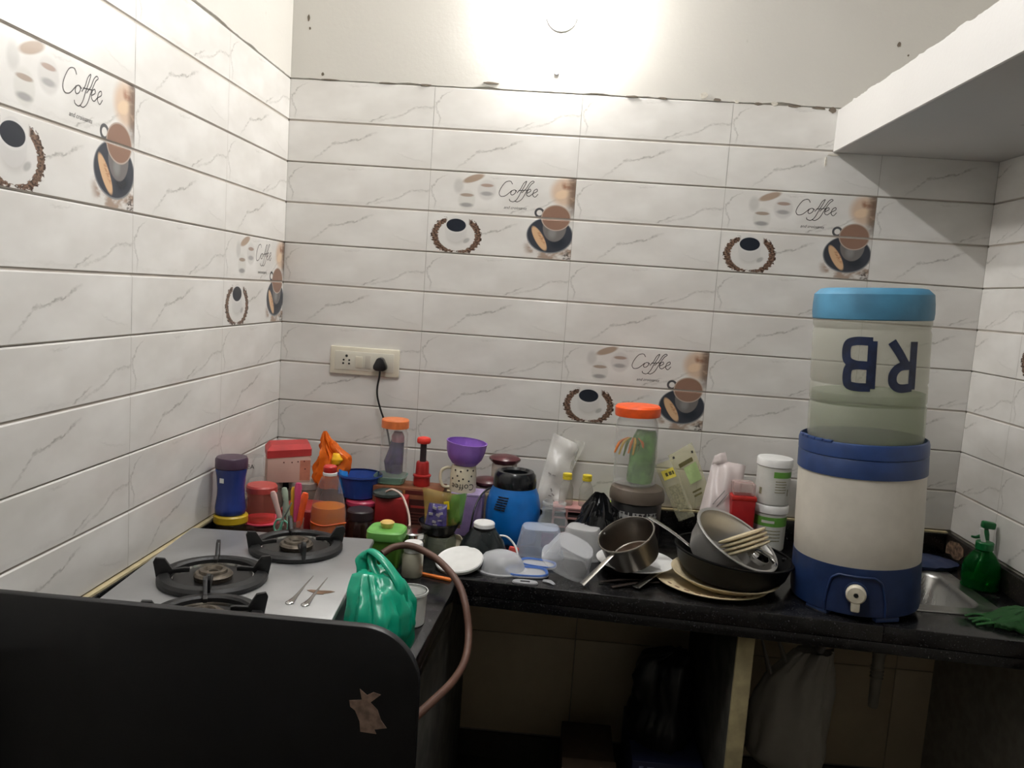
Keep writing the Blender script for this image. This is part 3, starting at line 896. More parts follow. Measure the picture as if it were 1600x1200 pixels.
for s in (-1, 1):
    tube('handle_loop', [(s*.002, 0, 0), (s*.014, 0, -.006), (s*.017, 0, -.024), (s*.010, 0, -.036), (s*.002, 0, -.028), (s*.001, 0, -.004)], .0026, TEAL, t, 6, 8, 1., up=(0, 1, 0))
    tube('arm', [(s*.002, 0, 0), (-s*.006, 0, .03), (-s*.010, 0, .052)], [.003, .0026, .0015], plain('grey_scissor_arm', (140, 150, 140), .4), t, 6, 8, 1., up=(0, 1, 0))

# ------------------------------------------------------------------ back row, centre-left
t = thing('brown_jar', 'small dark brown jar with black lid beside oil bottle', 'jar', (.378, -.40, CZ))
lathe('body', [(0, 0), (.034, 0), (.038, .004), (.038, .062), (.032, .072), (0, .072)], plain('cola_brown', (38, 20, 18), .2), t)
lathe('lid', [(.033, .07), (.036, .072), (.036, .094), (.033, .098), (0, .098)], plain('black_brown_lid', (46, 34, 38), .4), t)
t = thing('red_carton', 'plain dark red carton standing behind the green jar', 'carton', (.447, -.31, CZ), (0, 0, .05))
box('carton', (.088, .060, .118), plain('deep_red_card', (140, 24, 26), .5), t, None, None, .002)
t = thing('dark_disc_lid', 'dark green-black round lid lying on the red carton', 'lid', (.432, -.31, CZ+.1185))
lathe('disc', [(0, 0), (.040, 0), (.042, .003), (.041, .010), (.036, .012), (0, .012)], plain('slate_plastic', (52, 60, 58), .35), t)
t = thing('tea_box', 'brown tea carton with dark panel and red print behind red carton', 'carton', (.480, -.215, CZ))
box('carton', (.205, .090, .131), plain('brown_card', (122, 72, 44), .55, var=.15), t, None, None, .002)
box('front_panel', (.075, .0012, .085), plain('dark_brown_print', (58, 24, 22), .5), t, (.034, -.0455, .014), None, 0)
box('printed_bar', (.050, .0008, .007), plain('brick_red_ink', (150, 52, 46), .5), t, (.036, -.0466, .074), None, 0)
for k in range(4): box('printed_line', (.048, .0008, .0025), plain('dim_print', (110, 60, 50), .5), t, (.036, -.0466, .058-.009*k), None, 0)
box('top_band', (.085, .0012, .012), plain('dark_red_band', (92, 30, 26), .5), t, (.036, -.0455, .113), None, 0)
box('edge_strip', (.004, .0012, .115), plain('ochre_print', (176, 120, 60), .5), t, (-.010, -.0456, .008), None, 0)
t = thing('glass_dish', 'greenish clear glass dish under the orange-lidded jar', 'dish', (.418, -.205, CZ+.1315))
lathe('dish', shell([(.036, 0), (.042, .003), (.047, .020), (.048, .022)], .002), clear('green_glass', (168, 196, 184), .35, .05, (214, 235, 226)), t, 32, sup=4)
t = thing('snack_jar', 'tall clear jar with orange lid holding purple packets', 'jar', (.421, -.195, CZ+.136))
lathe('body', [(0, 0), (.036, 0), (.040, .004), (.0405, .05), (.039, .052), (.0405, .055), (.0405, .105), (.039, .107), (.0405, .110), (.040, .140), (.036, .150), (.036, .158), (.0345, .158), (.0345, .15), (.0385, .139), (.039, .006), (0, .003)], PET, t)
lathe('lid', [(.037, .157), (.0405, .158), (.0405, .180), (.038, .183), (0, .183)], plain('dusty_orange_lid', (214, 116, 62), .4), t)
t2 = thing('purple_sachet', 'dark purple sachet inside the tall orange-lidded jar', 'sachet', (.424, -.197, CZ+.141))
bag('film', [(0, 0, .018, .026, .022), (-.002, 0, .05, .030, .024), (.004, 0, .085, .022, .02), (.008, 0, .118, .018, .016)], plain('purple_foil', (58, 44, 92), .25, var=.4, scale=40), t2, 24, .004, 30, 7, 2.)
bag('pink_film', [(.008, -.004, .112, .018, .016), (.008, -.004, .128, .019, .016), (.008, -.004, .142, .012, .010)], plain('dusty_pink_foil', (150, 84, 100), .3), t2, 20, .002, 30, 7, 2.)
t = thing('chopper', 'red pump handled chopper with black shaft on the tea carton', 'chopper', (.512, -.215, CZ+.1315))
lathe('base', [(0, 0), (.024, 0), (.0245, .003), (.0235, .026), (.0265, .028), (.0265, .032), (.020, .034), (.0185, .068), (.016, .072), (0, .072)], plain('red_pump', (160, 32, 30), .35), t)
lathe('shaft', [(0, .07), (.0095, .07), (.0095, .128), (0, .128)], plain('dark_shaft', (52, 40, 42), .4), t, 16)
lathe('button', [(.009, .124), (.018, .126), (.0205, .130), (.0205, .138), (.018, .142), (.008, .145), (0, .145)], plain('bright_red_button', (222, 56, 44), .35), t, 24)

# mug, bowl and lilac carton
t = thing('lilac_carton', 'lilac purple carton beneath the upturned mug', 'carton', (.652, -.215, CZ))
box('carton', (.092, .075, .120), plain('lilac_card', (132, 112, 156), .5), t, None, None, .002)
box('lid_flap', (.094, .077, .006), plain('pale_lilac_card', (178, 160, 200), .5), t, (0, 0, .1202), None, .001)
t = thing('coffee_mug', 'cream spotted mug turned upside down under the purple bowl', 'mug', (.634, -.215, CZ+.1265))
MUG = plain('cream_glaze', (222, 212, 186), .25, var=.04)
lathe('cup', [(.0365, 0), (.0385, 0), (.0390, .004), (.0385, .05), (.036, .073), (.033, .077), (0, .077), (0, .073), (.032, .071), (.0355, .05), (.0365, 0)], MUG, t, 40)
tube('handle', [(-.034, -.004, .066), (-.050, -.008, .066), (-.064, -.010, .055), (-.066, -.010, .030), (-.056, -.008, .010), (-.036, -.004, .008)], .0045, MUG, t, 8, 10, 1., up=(0, 1, 0))
label_text('lettering', 'Coffee', .026, plain('black_mug_print', (40, 34, 32), .4), t, lambda x, y: (.0393*math.sin(-x/.0393+.1), -.0393*math.cos(-x/.0393+.1), .019-y), 0, 1.05)
for a, z in ((-.55, .066), (-.1, .064), (.4, .068), (.75, .05), (-.8, .04), (.1, .042), (.55, .036), (-.35, .050), (.9, .066), (-.2, .036)):
    lathe('printed_bean', [(0, 0), (.0028, 0), (.0028, .0006), (0, .0006)], plain('black_mug_print', (40, 34, 32), .4), t, 8, (.0386*math.sin(a), -.0386*math.cos(a), z), (PI/2, 0, a))
t = thing('purple_bowl', 'glossy purple plastic bowl tilted on the upturned mug', 'bowl', (.634, -.215, CZ+.2045), (.02, .075, 0))
lathe('bowl', shell([(.032, 0), (.037, .003), (.050, .020), (.0565, .042), (.0595, .066), (.0600, .068), (.0575, .068)], .002), plain('purple_plastic', (150, 108, 196), .25, var=.06), t, 40)

# grinder
t = thing('grinder_base', 'blue barrel-shaped grinder base with black collar', 'grinder', (.787, -.235, CZ))
lathe('body', [(0, 0), (.070, 0), (.073, .004), (.0785, .05), (.080, .08), (.078, .11), (.072, .135), (.062, .158), (0, .158)], plain('azure_blue_plastic', (6, 102, 180), .35, var=.08), t, 48)
lathe('collar', [(.0600, .155), (.063, .158), (.0635, .172), (.060, .192), (.053, .202), (.044, .203), (.038, .196), (.036, .170), (.02, .165), (0, .165)], plain('gloss_black_collar', (20, 22, 26), .2), t, 48)
lathe('coupler', [(0, .165), (.010, .165), (.009, .176), (.004, .178), (0, .178)], WHITEP, t, 12)
for r in range(6):
    for k in range(3):
        a = -.62+.15*k+.02*r
        z = .100+.007*r
        rad = .0795-(.0012*(r-1) if r > 1 else 0)-max(0, z-.11)*.10
        box('vent_slot', (.010, .003, .0028), DK, t, (rad*math.sin(a), -rad*math.cos(a), z), (0, 0, a), 0)
tube('cord', [(-.055, .05, .13), (-.075, .0, .142), (-.095, -.03, .125), (-.108, -.06, .09), (-.112, -.075, .05), (-.118, -.06, .02)], .0028, BLACKP, t, 8, 8)

# maroon lids
for lab, x, y, h, r, sd in (('clear jar with maroon eight-sided lid, the taller one by the wall', .745, -.085, .215, .036, 8), ('clear jar with maroon lid, the shorter one beside the grinder', .700, -.125, .150, .032, 24)):
    t = thing('lidded_canister', lab, 'jar', (x, y, CZ), group='maroon-lidded jars by the wall')
    lathe('body', [(0, 0), (r, 0), (r+.003, .004), (r+.003, h-.03), (r, h-.024), (0, h-.024)], clear('beige_clear_jar', (196, 178, 160), .45, .15), t, 32)
    lathe('lid', [(r+.002, h-.026), (r+.012, h-.016), (r+.013, h-.010), (r+.006, h-.004), (r*.6, h), (0, h)], plain('maroon_plastic', (84, 40, 44), .3), t, sd)

# packets in the black bowl on a glass
t = thing('glass_pot', 'short clear glass pot below the black bowl of packets', 'glass', (.602, -.415, CZ))
lathe('glass', [(0, 0), (.042, 0), (.046, .004), (.046, .04), (.042, .052), (.040, .052), (.0435, .039), (.0435, .008), (0, .006)], clear('dark_glass', (170, 176, 160), .28, .05, (196, 200, 180), edge=.7), t, 32)
t = thing('black_bowl', 'small black bowl full of packets standing on a glass', 'bowl', (.598, -.41, CZ+.0525))
lathe('bowl', shell([(.036, 0), (.042, .003), (.052, .026), (.057, .032), (.058, .035), (.055, .035)], .002), BLACKP, t, 36)
t = thing('tea_packet', 'purple and silver printed sachet lying in the black bowl', 'packet', (.592, -.428, CZ+.070))
patch('film', [(-.022, .004, .068), (.026, .008, .066), (.030, -.018, .0), (-.030, -.016, .0)], 8, 10, lambda u, v: .004*math.sin(7*u+3)*math.cos(5*v), plain('purple_print_foil', (58, 50, 104), .2, var=.5, scale=60), t, .006)
SILV = plain('silver_print', (206, 200, 206), .3, .3, var=.2)
for x, z, a in ((-.006, .056, .3), (.010, .058, -.2), (-.014, .040, .1), (.004, .038, .5), (.014, .042, -.3), (-.004, .020, .2), (.012, .022, -.1), (.0, .010, .0)):
    box('printed_mark', (.011, .001, .007), SILV, t, (x, -.0125+.012*(z/.068)-.008, z), (.25, a, 0), .0)
t = thing('clear_packet', 'yellowish clear film packet standing up from the black bowl', 'packet', (.605, -.395, CZ+.068))
patch('film', [(-.062, .01, .100), (.040, .01, .088), (.050, -.006, .0), (-.046, -.006, .0)], 10, 10, lambda u, v: .006*math.sin(8*u+4*v), clear('amber_film', (190, 166, 104), .38, .15, (240, 226, 190), bmp=.5), t, .010)
patch('green_side', [(.010, .005, .085), (.062, .003, .097), (.052, -.012, .012), (.018, -.012, .005)], 8, 8, lambda u, v: .003*math.sin(9*u+6*v), clear('green_film', (86, 140, 52), .62, .18), t, .005)
box('yellow_tag', (.014, .001, .022), plain('yellow_tag', (236, 208, 30), .4), t, (.012, -.016, .052), (.1, -.15, 0), 0)
# front-left group
t = thing('green_jar', 'translucent green square jar with yellow knob on lid', 'jar', (.484, -.545, CZ))
lathe('body', [(0, 0), (.036, 0), (.039, .004), (.044, .075), (0, .075)], clear('green_jar_plastic', (104, 156, 58), .80, .22, (190, 230, 150)), t, 40, sup=4)
lathe('lid', [(.0435, .073), (.047, .074), (.0485, .080), (.0475, .094), (.043, .098), (0, .098)], plain('green_lid', (108, 172, 84), .35), t, 40, sup=4)
lathe('knob', [(0, .097), (.013, .097), (.017, .106), (.018, .112), (.014, .115), (0, .115)], plain('cream_yellow_knob', (214, 178, 104), .4), t, 24)
t = thing('steel_tin', 'short round stainless steel tin between green jar and bowl', 'tin', (.532, -.45, CZ))
lathe('tin', [(0, 0), (.043, 0), (.044, .002), (.044, .052), (.0455, .054), (.0455, .066), (.043, .069), (.02, .070), (0, .070)], CHROME, t, 36)
t = thing('pill_bottle', 'small white translucent pill bottle with ribbed white cap', 'bottle', (.564, -.605, CZ))
lathe('body', [(0, 0), (.024, 0), (.026, .003), (.026, .052), (.023, .060), (.018, .063), (0, .063)], clear('milky_plastic', (196, 192, 172), .86, .3), t)
lathe('cap', [(.019, .062), (.0235, .063), (.0235, .083), (.0215, .086), (0, .086)], WHITEP, t, 30)
t = thing('orange_stick', 'flat orange plastic lighter stick lying on counter edge', 'stick', (.615, -.606, CZ), (0, 0, -.30))
box('stick', (.105, .012, .007), plain('amber_orange', (206, 110, 40), .35), t, None, None, .002)
box('red_end', (.030, .013, .007), plain('brick_end', (176, 62, 46), .4), t, (-.068, 0, 0), None, .002)
tag(tube('thin_cable', [(.435, -.345, CZ+.137), (.458, -.365, CZ+.150), (.488, -.385, CZ+.140), (.510, -.405, CZ+.105), (.520, -.425, CZ+.078), (.522, -.44, CZ+.073)], .0032, plain('cream_cord', (214, 192, 180), .45), None, 8, 8), 'thin white cord curving from red carton onto steel tin', 'cord')
tag(tube('white_cable', [(.760, -.43, CZ+.066), (.785, -.43, CZ+.064), (.808, -.44, CZ+.045), (.818, -.45, CZ+.02), (.820, -.455, CZ+.004)], .0028, WHITEP, None, 8, 8), 'short white cable hanging in front of the blue grinder', 'cable')
t = thing('red_tag', 'small red plastic clip on the counter before the grinder', 'clip', (.800, -.405, CZ))
box('clip', (.026, .014, .030), plain('coral_red', (206, 78, 66), .4), t, None, (0, .2, .3), .003)
t = thing('black_flask', 'black cone-shouldered flask with round white cap', 'flask', (.722, -.435, CZ))
lathe('body', [(0, 0), (.050, 0), (.056, .005), (.055, .03), (.047, .055), (.032, .076), (.028, .084), (0, .084)], plain('soft_black_plastic', (26, 32, 34), .25), t, 36, None, None, None, 0, 1.15, .9)
lathe('collar', [(.0285, .083), (.0285, .090), (.0, .090)], BLACKP, t)
lathe('cap', [(0, .089), (.0285, .089), (.0285, .099), (.026, .102), (0, .102)], WHITEP, t)
t = thing('strainer', 'small cream tea strainer leaning left of the black flask', 'strainer', (.648, -.43, CZ+.030), (.9, .0, -.6))
lathe('rim', shell([(.010, -.012), (.020, -.006), (.026, .006), (.027, .009)], .0015), clear('cream_mesh', (214, 204, 180), .8, .4), t, 24)
tube('handle', [(-.026, 0, .008), (-.045, 0, .010), (-.06, 0, .006)], .003, WHITEP, t, 6, 8)
t = thing('white_wire_ring', 'thin white ring-shaped handle behind the white lid', 'ring', (.662, -.485, CZ+.004))
tube('ring', [(.026*math.cos(a), .016*math.sin(a), .002*math.sin(a)) for a in [2*PI*i/14 for i in range(15)]], .0028, WHITEP, t, 4, 8)
t = thing('round_cover', 'round white plastic lid lying tilted beside the hose', 'lid', (.672, -.525, CZ+.020), (.22, -.16, .2))
lathe('disc', [(0, -.006), (.055, -.006), (.060, -.004), (.062, .004), (.060, .007), (.052, .004), (0, .004)], WHITEP, t, 44)
t = thing('clear_bowl', 'frosted clear bowl upside down beside the white lid', 'bowl', (.778, -.50, CZ))
lathe('bowl', [(.066, 0), (.068, 0), (.068, .004), (.062, .006), (.056, .022), (.046, .036), (.030, .043), (0, .044), (0, .042), (.029, .041), (.044, .034), (.054, .021), (.060, .004)], FROST, t, 44)
# white cup behind the green bag
t = thing('white_cup', 'white plastic tub behind the green bag on counter edge', 'cup', (.610, -.885, CZ))
lathe('cup', shell([(.030, 0), (.033, .003), (.036, .066), (.038, .068), (.038, .073), (.0355, .073)], .0018), WHITEP, t, 36)

# green bag hanging at the stove corner
def green_bag():
    t = thing('carrier_bag', 'bright green plastic carrier bag hanging at the stove corner', 'bag', (.575, -1.06, CZ))
    GB = clear('green_bag_film', (0, 158, 124), .88, .28, (60, 220, 170), bmp=.6, scale=22)
    bag('sack', [(.006, 0, .004, .050, .075), (.006, 0, .03, .062, .095), (.012, 0, .07, .066, .100), (.012, .004, .11, .060, .085), (0, .01, .145, .046, .06), (-.014, .016, .168, .026, .034)], GB, t, 64, .016, 16, 9, 4.)
    tube('handle', [(-.030, .02, .160), (-.034, .03, .185), (-.022, .03, .200), (.004, .014, .192), (.030, -.002, .172), (.048, -.012, .150), (.052, -.014, .120)], [.010, .012, .010, .010, .011, .014, .018], GB, t, 8, 12, .5)
    tube('handle', [(-.034, .02, .160), (-.040, .03, .185), (-.024, .034, .196), (-.012, .016, .176), (.008, .004, .156), (.032, -.008, .146)], [.010, .011, .009, .009, .012, .014], GB, t, 8, 12, .5)
green_bag()

# ------------------------------------------------------------------ back row, centre-right
t = thing('glass_bottle', 'clear glass jar with narrow ribbed neck beside the blue grinder', 'jar', (.905, -.30, CZ))
lathe('glass', shell([(.044, 0), (.047, .005), (.047, .06), (.042, .082), (.033, .098), (.0315, .108), (.034, .110), (.034, .115), (.0315, .117), (.0315, .126), (.034, .128), (.034, .135), (.031, .138)], .003), GLASS, t, 40)
box('label', (.034, .001, .042), plain('faded_maroon_label', (128, 70, 84), .5, var=.4, scale=60), t, (-.012, -.0485, .018), (0, 0, -.2), 0)
PINK = plain('dusty_pink_plastic', (176, 128, 124), .5)
t = thing('pink_basket', 'dusty pink basket with square holes under the yellow-capped bottles', 'basket', (.968, -.115, CZ))
box('tray', (.130, .090, .006), PINK, t, None, None, .001)
box('tray', (.130, .090, .006), PINK, t, (0, 0, .079), None, .001)
for sx in (-.0625, -.022, .022, .0625):
    for sy in (-.0425, .0425): box('post', (.006, .006, .074), PINK, t, (sx, sy, .006), None, 0)
for sy in (-.0425, .0425):
    for z in (.022, .050, .072): box('rail', (.124, .004, .005), PINK, t, (0, sy*.97, z), None, 0)
for sx in (-.0625, .0625): box('end_panel', (.003, .080, .073), PINK, t, (sx, 0, .006), None, 0)
box('dark_infill', (.116, .07, .055), plain('dark_basket_infill', (40, 28, 26), .7), t, (0, 0, .008), None, .002)  # dark block inside the basket, seen through the square holes
for k, (x, lab) in enumerate(((.940, 'small clear bottle with yellow cap on pink basket, left one'), (1.000, 'small clear bottle with yellow cap on pink basket, right one'))):
    t = thing('essence_bottle', lab, 'bottle', (x, -.118, CZ+.0855), group='yellow-capped bottles')
    lathe('body', [(0, 0), (.020, 0), (.022, .003), (.021, .05), (.016, .066), (.0115, .072), (.0115, .078), (0, .078)], clear('grey_clear_bottle', (188, 186, 172), .32, .1), t, 24)
    lathe('cap', [(.0125, .077), (.0145, .078), (.0145, .085), (.0130, .086), (.0145, .088), (.0140, .095), (0, .096)], plain('lemon_cap', (226, 204, 52), .4), t, 20)
t = thing('lime_box', 'lime green lidded box peeping out left of black canister', 'box', (1.062, -.095, CZ))
box('box', (.062, .06, .086), clear('lime_clear', (176, 196, 92), .6, .2), t, None, None, .004)
box('lid', (.068, .066, .008), plain('lime_lid', (196, 222, 84), .35), t, (0, 0, .086), None, .002)
t = thing('plastic_pouch', 'empty white translucent plastic pouch leaning against the back wall', 'pouch', (.905, -.085, CZ))
patch('film', [(-.016, .065, .285), (.066, .063, .252), (.030, -.010, .06), (-.064, -.010, .055)], 12, 16, lambda u, v: .005*math.sin(6*u+5*v)+.004*math.sin(14*v-3*u), clear('milky_film', (226, 224, 220), .58, .25, bmp=.5), t, .009)
patch('side_film', [(.052, .060, .27), (.085, .058, .262), (.062, .04, .20), (.040, .03, .16)], 5, 6, lambda u, v: .004*math.sin(8*u+6*v), FILM, t, .003)
for x, z, a in ((-.02, .165, .5), (-.006, .160, .2), (-.012, .118, 1.2), (-.006, .104, .7), (-.014, .10, .2), (-.002, .086, 1.), (-.008, .072, .5)):
    box('printed_mark', (.010, .0012, .0035), plain('grey_print', (128, 124, 122), .5), t, (x, -.010+.30*(z-.055)-.0155, z), (-.28, a, 0), 0)
t = thing('bin_bag', 'crumpled glossy black plastic bag before the black canister', 'bag', (1.030, -.275, CZ))
bag('bag', [(0, 0, .0, .075, .055), (0, 0, .03, .085, .060), (.0, .0, .075, .066, .05), (.004, 0, .12, .042, .036), (.004, 0, .150, .022, .018), (.002, 0, .168, .010, .008)], plain('glossy_black_film', (17, 18, 20), .16, var=.3, bmp=.4), t, 56, .017, 22, 9, 6.)

def fret_mat():
    m, nt, p = new_mat('black_fretwork_print')
    tc = nt.nodes.new('ShaderNodeTexCoord'); sp = nt.nodes.new('ShaderNodeSeparateXYZ')
    nt.links.new(tc.outputs['Object'], sp.inputs[0])
    ox, oy, oz = (X(nt, q) for q in sp.outputs)
    ang = ox._m('ARCTAN2', oy*-1.)
    def grid(a, b, wd):
        fa = (a._m('FRACT')-.5).abs(); fb = (b._m('FRACT')-.5).abs()
        return fa.step(.5-wd, .5-wd+.05).max(fb.step(.5-wd, .5-wd+.05))
    a = ang*(.073/.0135); b = oz*(1/.0135)
    g1 = grid(a, b, .14)
    g2 = grid(a*2.+.5, b*2.+.5, .16)*noise_x(nt, 70, 0).step(.48, .52)
    pat = g1.max(g2)*oz.step(.016, .018)*oz.step(.120, .118)*ang.abs().step(.85, .83)
    nt.links.new(mix_col(nt, pat, lin((18, 18, 20)), lin((150, 150, 148))), p.inputs['Base Color'])
    p.inputs['Roughness'].default_value = .35
    return m
t = thing('black_canister', 'black canister with white fretwork print and grey-brown lid', 'canister', (1.142, -.215, CZ))
lathe('body', [(0, 0), (.070, 0), (.073, .004), (.073, .135), (.070, .140), (0, .140)], fret_mat(), t, 48)
lathe('lid', [(.072, .142), (.0785, .144), (.0795, .152), (.079, .166), (.074, .180), (.062, .187), (0, .187)], plain('taupe_lid', (92, 82, 72), .45), t, 48)
t = thing('tall_jar', 'tall clear jar with orange lid and green packet on black canister', 'jar', (1.132, -.21, CZ+.1875), (.0, -.035, 0))
lathe('jar', [(0, 0), (.056, 0), (.061, .005), (.0615, .06), (.0595, .063), (.0615, .066), (.0615, .072), (.0595, .075), (.0615, .078), (.0615, .165), (.058, .182), (.054, .190), (.054, .200), (.052, .200), (.0525, .19), (.056, .18), (.0595, .164), (.0595, .006), (0, .004)], PET, t, 48)
lathe('lid', [(.055, .198), (.0635, .199), (.065, .203), (.065, .224), (.061, .229), (.03, .231), (0, .231)], plain('vivid_orange_lid', (240, 92, 36), .35), t, 48)
t2 = thing('green_packet', 'green leafy packet folded inside the tall orange-lidded jar', 'packet', (1.146, -.212, CZ+.194))
bag('film', [(0, 0, 0, .034, .030), (.0, 0, .04, .037, .033), (.0, 0, .09, .036, .030), (.004, 0, .13, .034, .024), (.006, 0, .152, .024, .016)], plain('leaf_green_film', (112, 154, 88), .35, var=.35, scale=26), t2, 30, .004, 30, 7, 9.)
t2 = thing('chilli_bundle', 'orange and yellow dried stalks beside the green packet in jar', 'stalks', (1.100, -.228, CZ+.28))
for i in range(7):
    a = -.035+.012*i
    tube('stalk', [(a*.4+.016, 0, .044), (a*.9+.010, -.010, .030), (a*1.1+.004, -.016+.002*i, .0-.004*(i % 3))], [.002, .0045, .0025], plain('stalk_%d' % (i % 3), [(214, 122, 52), (206, 170, 70), (92, 116, 44)][i % 3], .5), t2, 5, 7)

# label pouches
YF = clear('yellowish_clear_film', (222, 220, 198), .26, .16, (248, 246, 232), bmp=.35)
def seed_pouch(label, loc, c, marks):
    t = thing('label_pouch', label, 'pouch', loc)
    patch('film', c, 8, 12, lambda u, v: .003*math.sin(6*u+4*v), YF, t, .007)
    a, b, cc, d = [Vector(q) for q in c]
    nrm = ((b-a).cross(d-a)).normalized()
    if nrm.y > 0: nrm = -nrm
    for nm, u0, u1, v0, v1, m in marks:
        P = lambda u, v: (a*(1-u)+b*u)*(1-v)+(d*(1-u)+cc*u)*v + nrm*(.0085+.003*math.sin(6*u+4*v)*-1)
        V, F = [], []
        for j in range(5):
            for i in range(5):
                V.append(P(u0+(u1-u0)*i/4, v0+(v1-v0)*j/4))
        for j in range(4):
            for i in range(4): F.append((5*j+i, 5*j+i+1, 5*j+i+6, 5*j+i+5))
        link(nm, mesh(nm, V, F), m, t)
YL = plain('yellow_label', (222, 206, 84), .5); GL2 = plain('pale_green_label', (156, 178, 120), .5)
DT = plain('olive_print', (86, 80, 40), .5); FT = plain('fine_grey_print', (140, 136, 108), .6, var=.3, scale=160)
seed_pouch('clear pouch with grey text block leaning right of black canister, front one', (1.262, -.135, CZ), [(-.062, .040, .222), (-.010, .040, .248), (.064, -.012, .09), (.018, -.012, .068)],
           [('yellow_label', .18, .85, .14, .30, YL), ('printed_name', .28, .80, .19, .25, DT), ('text_block', .22, .85, .42, .85, FT)])
seed_pouch('clear pouch with pale green label leaning behind the first pouch', (1.305, -.100, CZ), [(-.060, .050, .246), (.008, .050, .294), (.078, -.004, .135), (.020, -.004, .098)],
           [('printed_name', .22, .80, .22, .29, DT), ('green_label', .35, .88, .32, .62, GL2), ('printed_line', .30, .70, .74, .77, DT), ('printed_line', .30, .66, .81, .84, DT), ('printed_dot', .12, .20, .06, .10, DK), ('printed_dot', .85, .92, .13, .17, DK)])
t = thing('carry_pouch', 'white pinkish plastic bag standing behind the aluminium pot', 'bag', (1.412, -.130, CZ))
patch('film', [(-.034, .06, .252), (.066, .052, .240), (.034, -.015, .090), (-.078, -.015, .072)], 12, 14, lambda u, v: .006*math.sin(7*u+3*v)+.004*math.sin(13*u-5*v), clear('pinkish_white_film', (226, 214, 212), .72, .28, bmp=.5), t, .014)
patch('top_fold', [(-.030, .062, .262), (.002, .062, .276), (.010, .05, .245), (-.036, .05, .235)], 6, 6, lambda u, v: .004*math.sin(9*u), clear('pinkish_white_film', (226, 214, 212), .72), t, .006)
for k in range(2): box('printed_line', (.055, .0012, .0025), plain('grey_print', (128, 124, 122), .5), t, (-.020+.012*k, -.003-.012, .150-.006*k), (-.3, -.95, 0), 0)
t = thing('red_canister', 'red canister with pale pink top left of the stacked white tubs', 'canister', (1.462, -.135, CZ))
box('body', (.070, .06, .165), plain('scarlet_plastic', (160, 30, 32), .35), t, None, None, .006)
box('band', (.073, .063, .014), plain('bright_red_band', (186, 46, 40), .35), t, (0, 0, .150), None, .003)
box('top', (.064, .056, .038), clear('pale_pink_clear', (206, 176, 170), .4, .2), t, (0, 0, .165), None, .006)

# stacked white tubs
LG = plain('fresh_green_label', (104, 162, 68), .4); LW = plain('white_label_paper', (206, 206, 200), .45, var=.05)
def tub(label, z, body_h, ring_h, up):
    t = thing('powder_tub', label, 'tub', (1.556, -.102, z), group='stacked white powder tubs')
    lathe('body', [(0, 0), (.046, 0), (.049, .004), (.0495, body_h), (.045, body_h+.004), (0, body_h+.004)], LW, t, 48)
    lathe('lid', [(.049, body_h+.002), (.0525, body_h+.003), (.0525, body_h+.022), (.050, body_h+.026), (0, body_h+.027)], WHITEP, t, 48)
    R = .0499
    def arc(nm, a0, a1, z0, z1, m, rr=R):
        n = 14
        V = []
        for i in range(n+1):
            a = a0+(a1-a0)*i/n
            V += [(rr*math.sin(a), -rr*math.cos(a), z0), (rr*math.sin(a), -rr*math.cos(a), z1)]
        link(nm, mesh(nm, V, [(2*i, 2*i+2, 2*i+3, 2*i+1) for i in range(n)]), m, t)
    if up:
        arc('green_band', -.25, 1.1, body_h-.028, body_h-.010, LG)
        for k in range(5): arc('printed_line', -.12, .55+.06*(k % 2), body_h-.040-.008*k, body_h-.0375-.008*k, FT)
        arc('printed_mark', -1.1, -.9, .03, .05, FT); arc('printed_mark', .72, .80, .03, .05, FT)
    else:
        arc('green_band', -1.3, 1.3, body_h-.036, body_h-.008, LG)
        arc('printed_mark', -.7, .05, body_h-.026, body_h-.018, LW, .0503)
        for k in range(4): arc('printed_line', -.6, .5, body_h-.050-.010*k, body_h-.047-.010*k, FT)
tub('white powder tub with wide green band, lower of the two stacked', CZ, .112, .02, False)
tub('white powder tub with half green band, on top of the other tub', CZ+.1395, .112, .02, True)

# ------------------------------------------------------------------ dish pile, right
CREAMP = plain('cream_melamine', (216, 200, 166), .3, var=.08)
t = thing('large_plate', 'large cream plate at the bottom of the dish pile', 'plate', (1.322, -.478, CZ+.002))
lathe('plate', [(0, 0), (.09, 0), (.112, .004), (.146, .013), (.1475, .0155), (.143, .0155), (.11, .007), (.09, .004), (0, .004)], CREAMP, t, 56)
for i in range(9):
    a = -2.7+.23*i
    box('rim_flower', (.014, .006, .0006), plain('rim_print', (120, 92, 70), .5), t, (.127*math.cos(a), .127*math.sin(a), .0116), (0, 0, a+PI/2), 0)
t = thing('soup_plate', 'smaller cream deep plate under the black pan', 'plate', (1.352, -.486, CZ+.0085), (.01, .03, 0))
lathe('plate', [(0, 0), (.08, 0), (.10, .006), (.128, .022), (.136, .026), (.137, .0285), (.128, .026), (.098, .010), (.08, .004), (0, .004)], CREAMP, t, 56)
t = thing('black_pan', 'deep black pan on cream plates holding the aluminium pot', 'pan', (1.372, -.455, CZ+.018), (.0, .07, 0))
lathe('pan', shell([(.105, 0), (.120, .004), (.138, .028), (.147, .058), (.152, .064), (.152, .068), (.147, .068)], .003), plain('black_pan_enamel', (10, 10, 11), .5, var=.3, spec=.15), t, 56)
tube('handle', [(.134, -.045, .056), (.146, -.046, .060), (.151, -.020, .062), (.151, .01, .062), (.147, .03, .060), (.136, .03, .056)], .004, BLACKP, t, 6, 10)
t = thing('aluminium_pot', 'dull aluminium pot lying tilted in the black pan', 'pot', (1.352, -.440, .876), axis_rot((.40, -.28, .87)))
lathe('pot', shell([(.080, -.012), (.092, -.006), (.103, .020), (.107, .055), (.116, .070), (.1185, .073), (.1175, .075), (.112, .074)], .0025), ALU, t, 56)
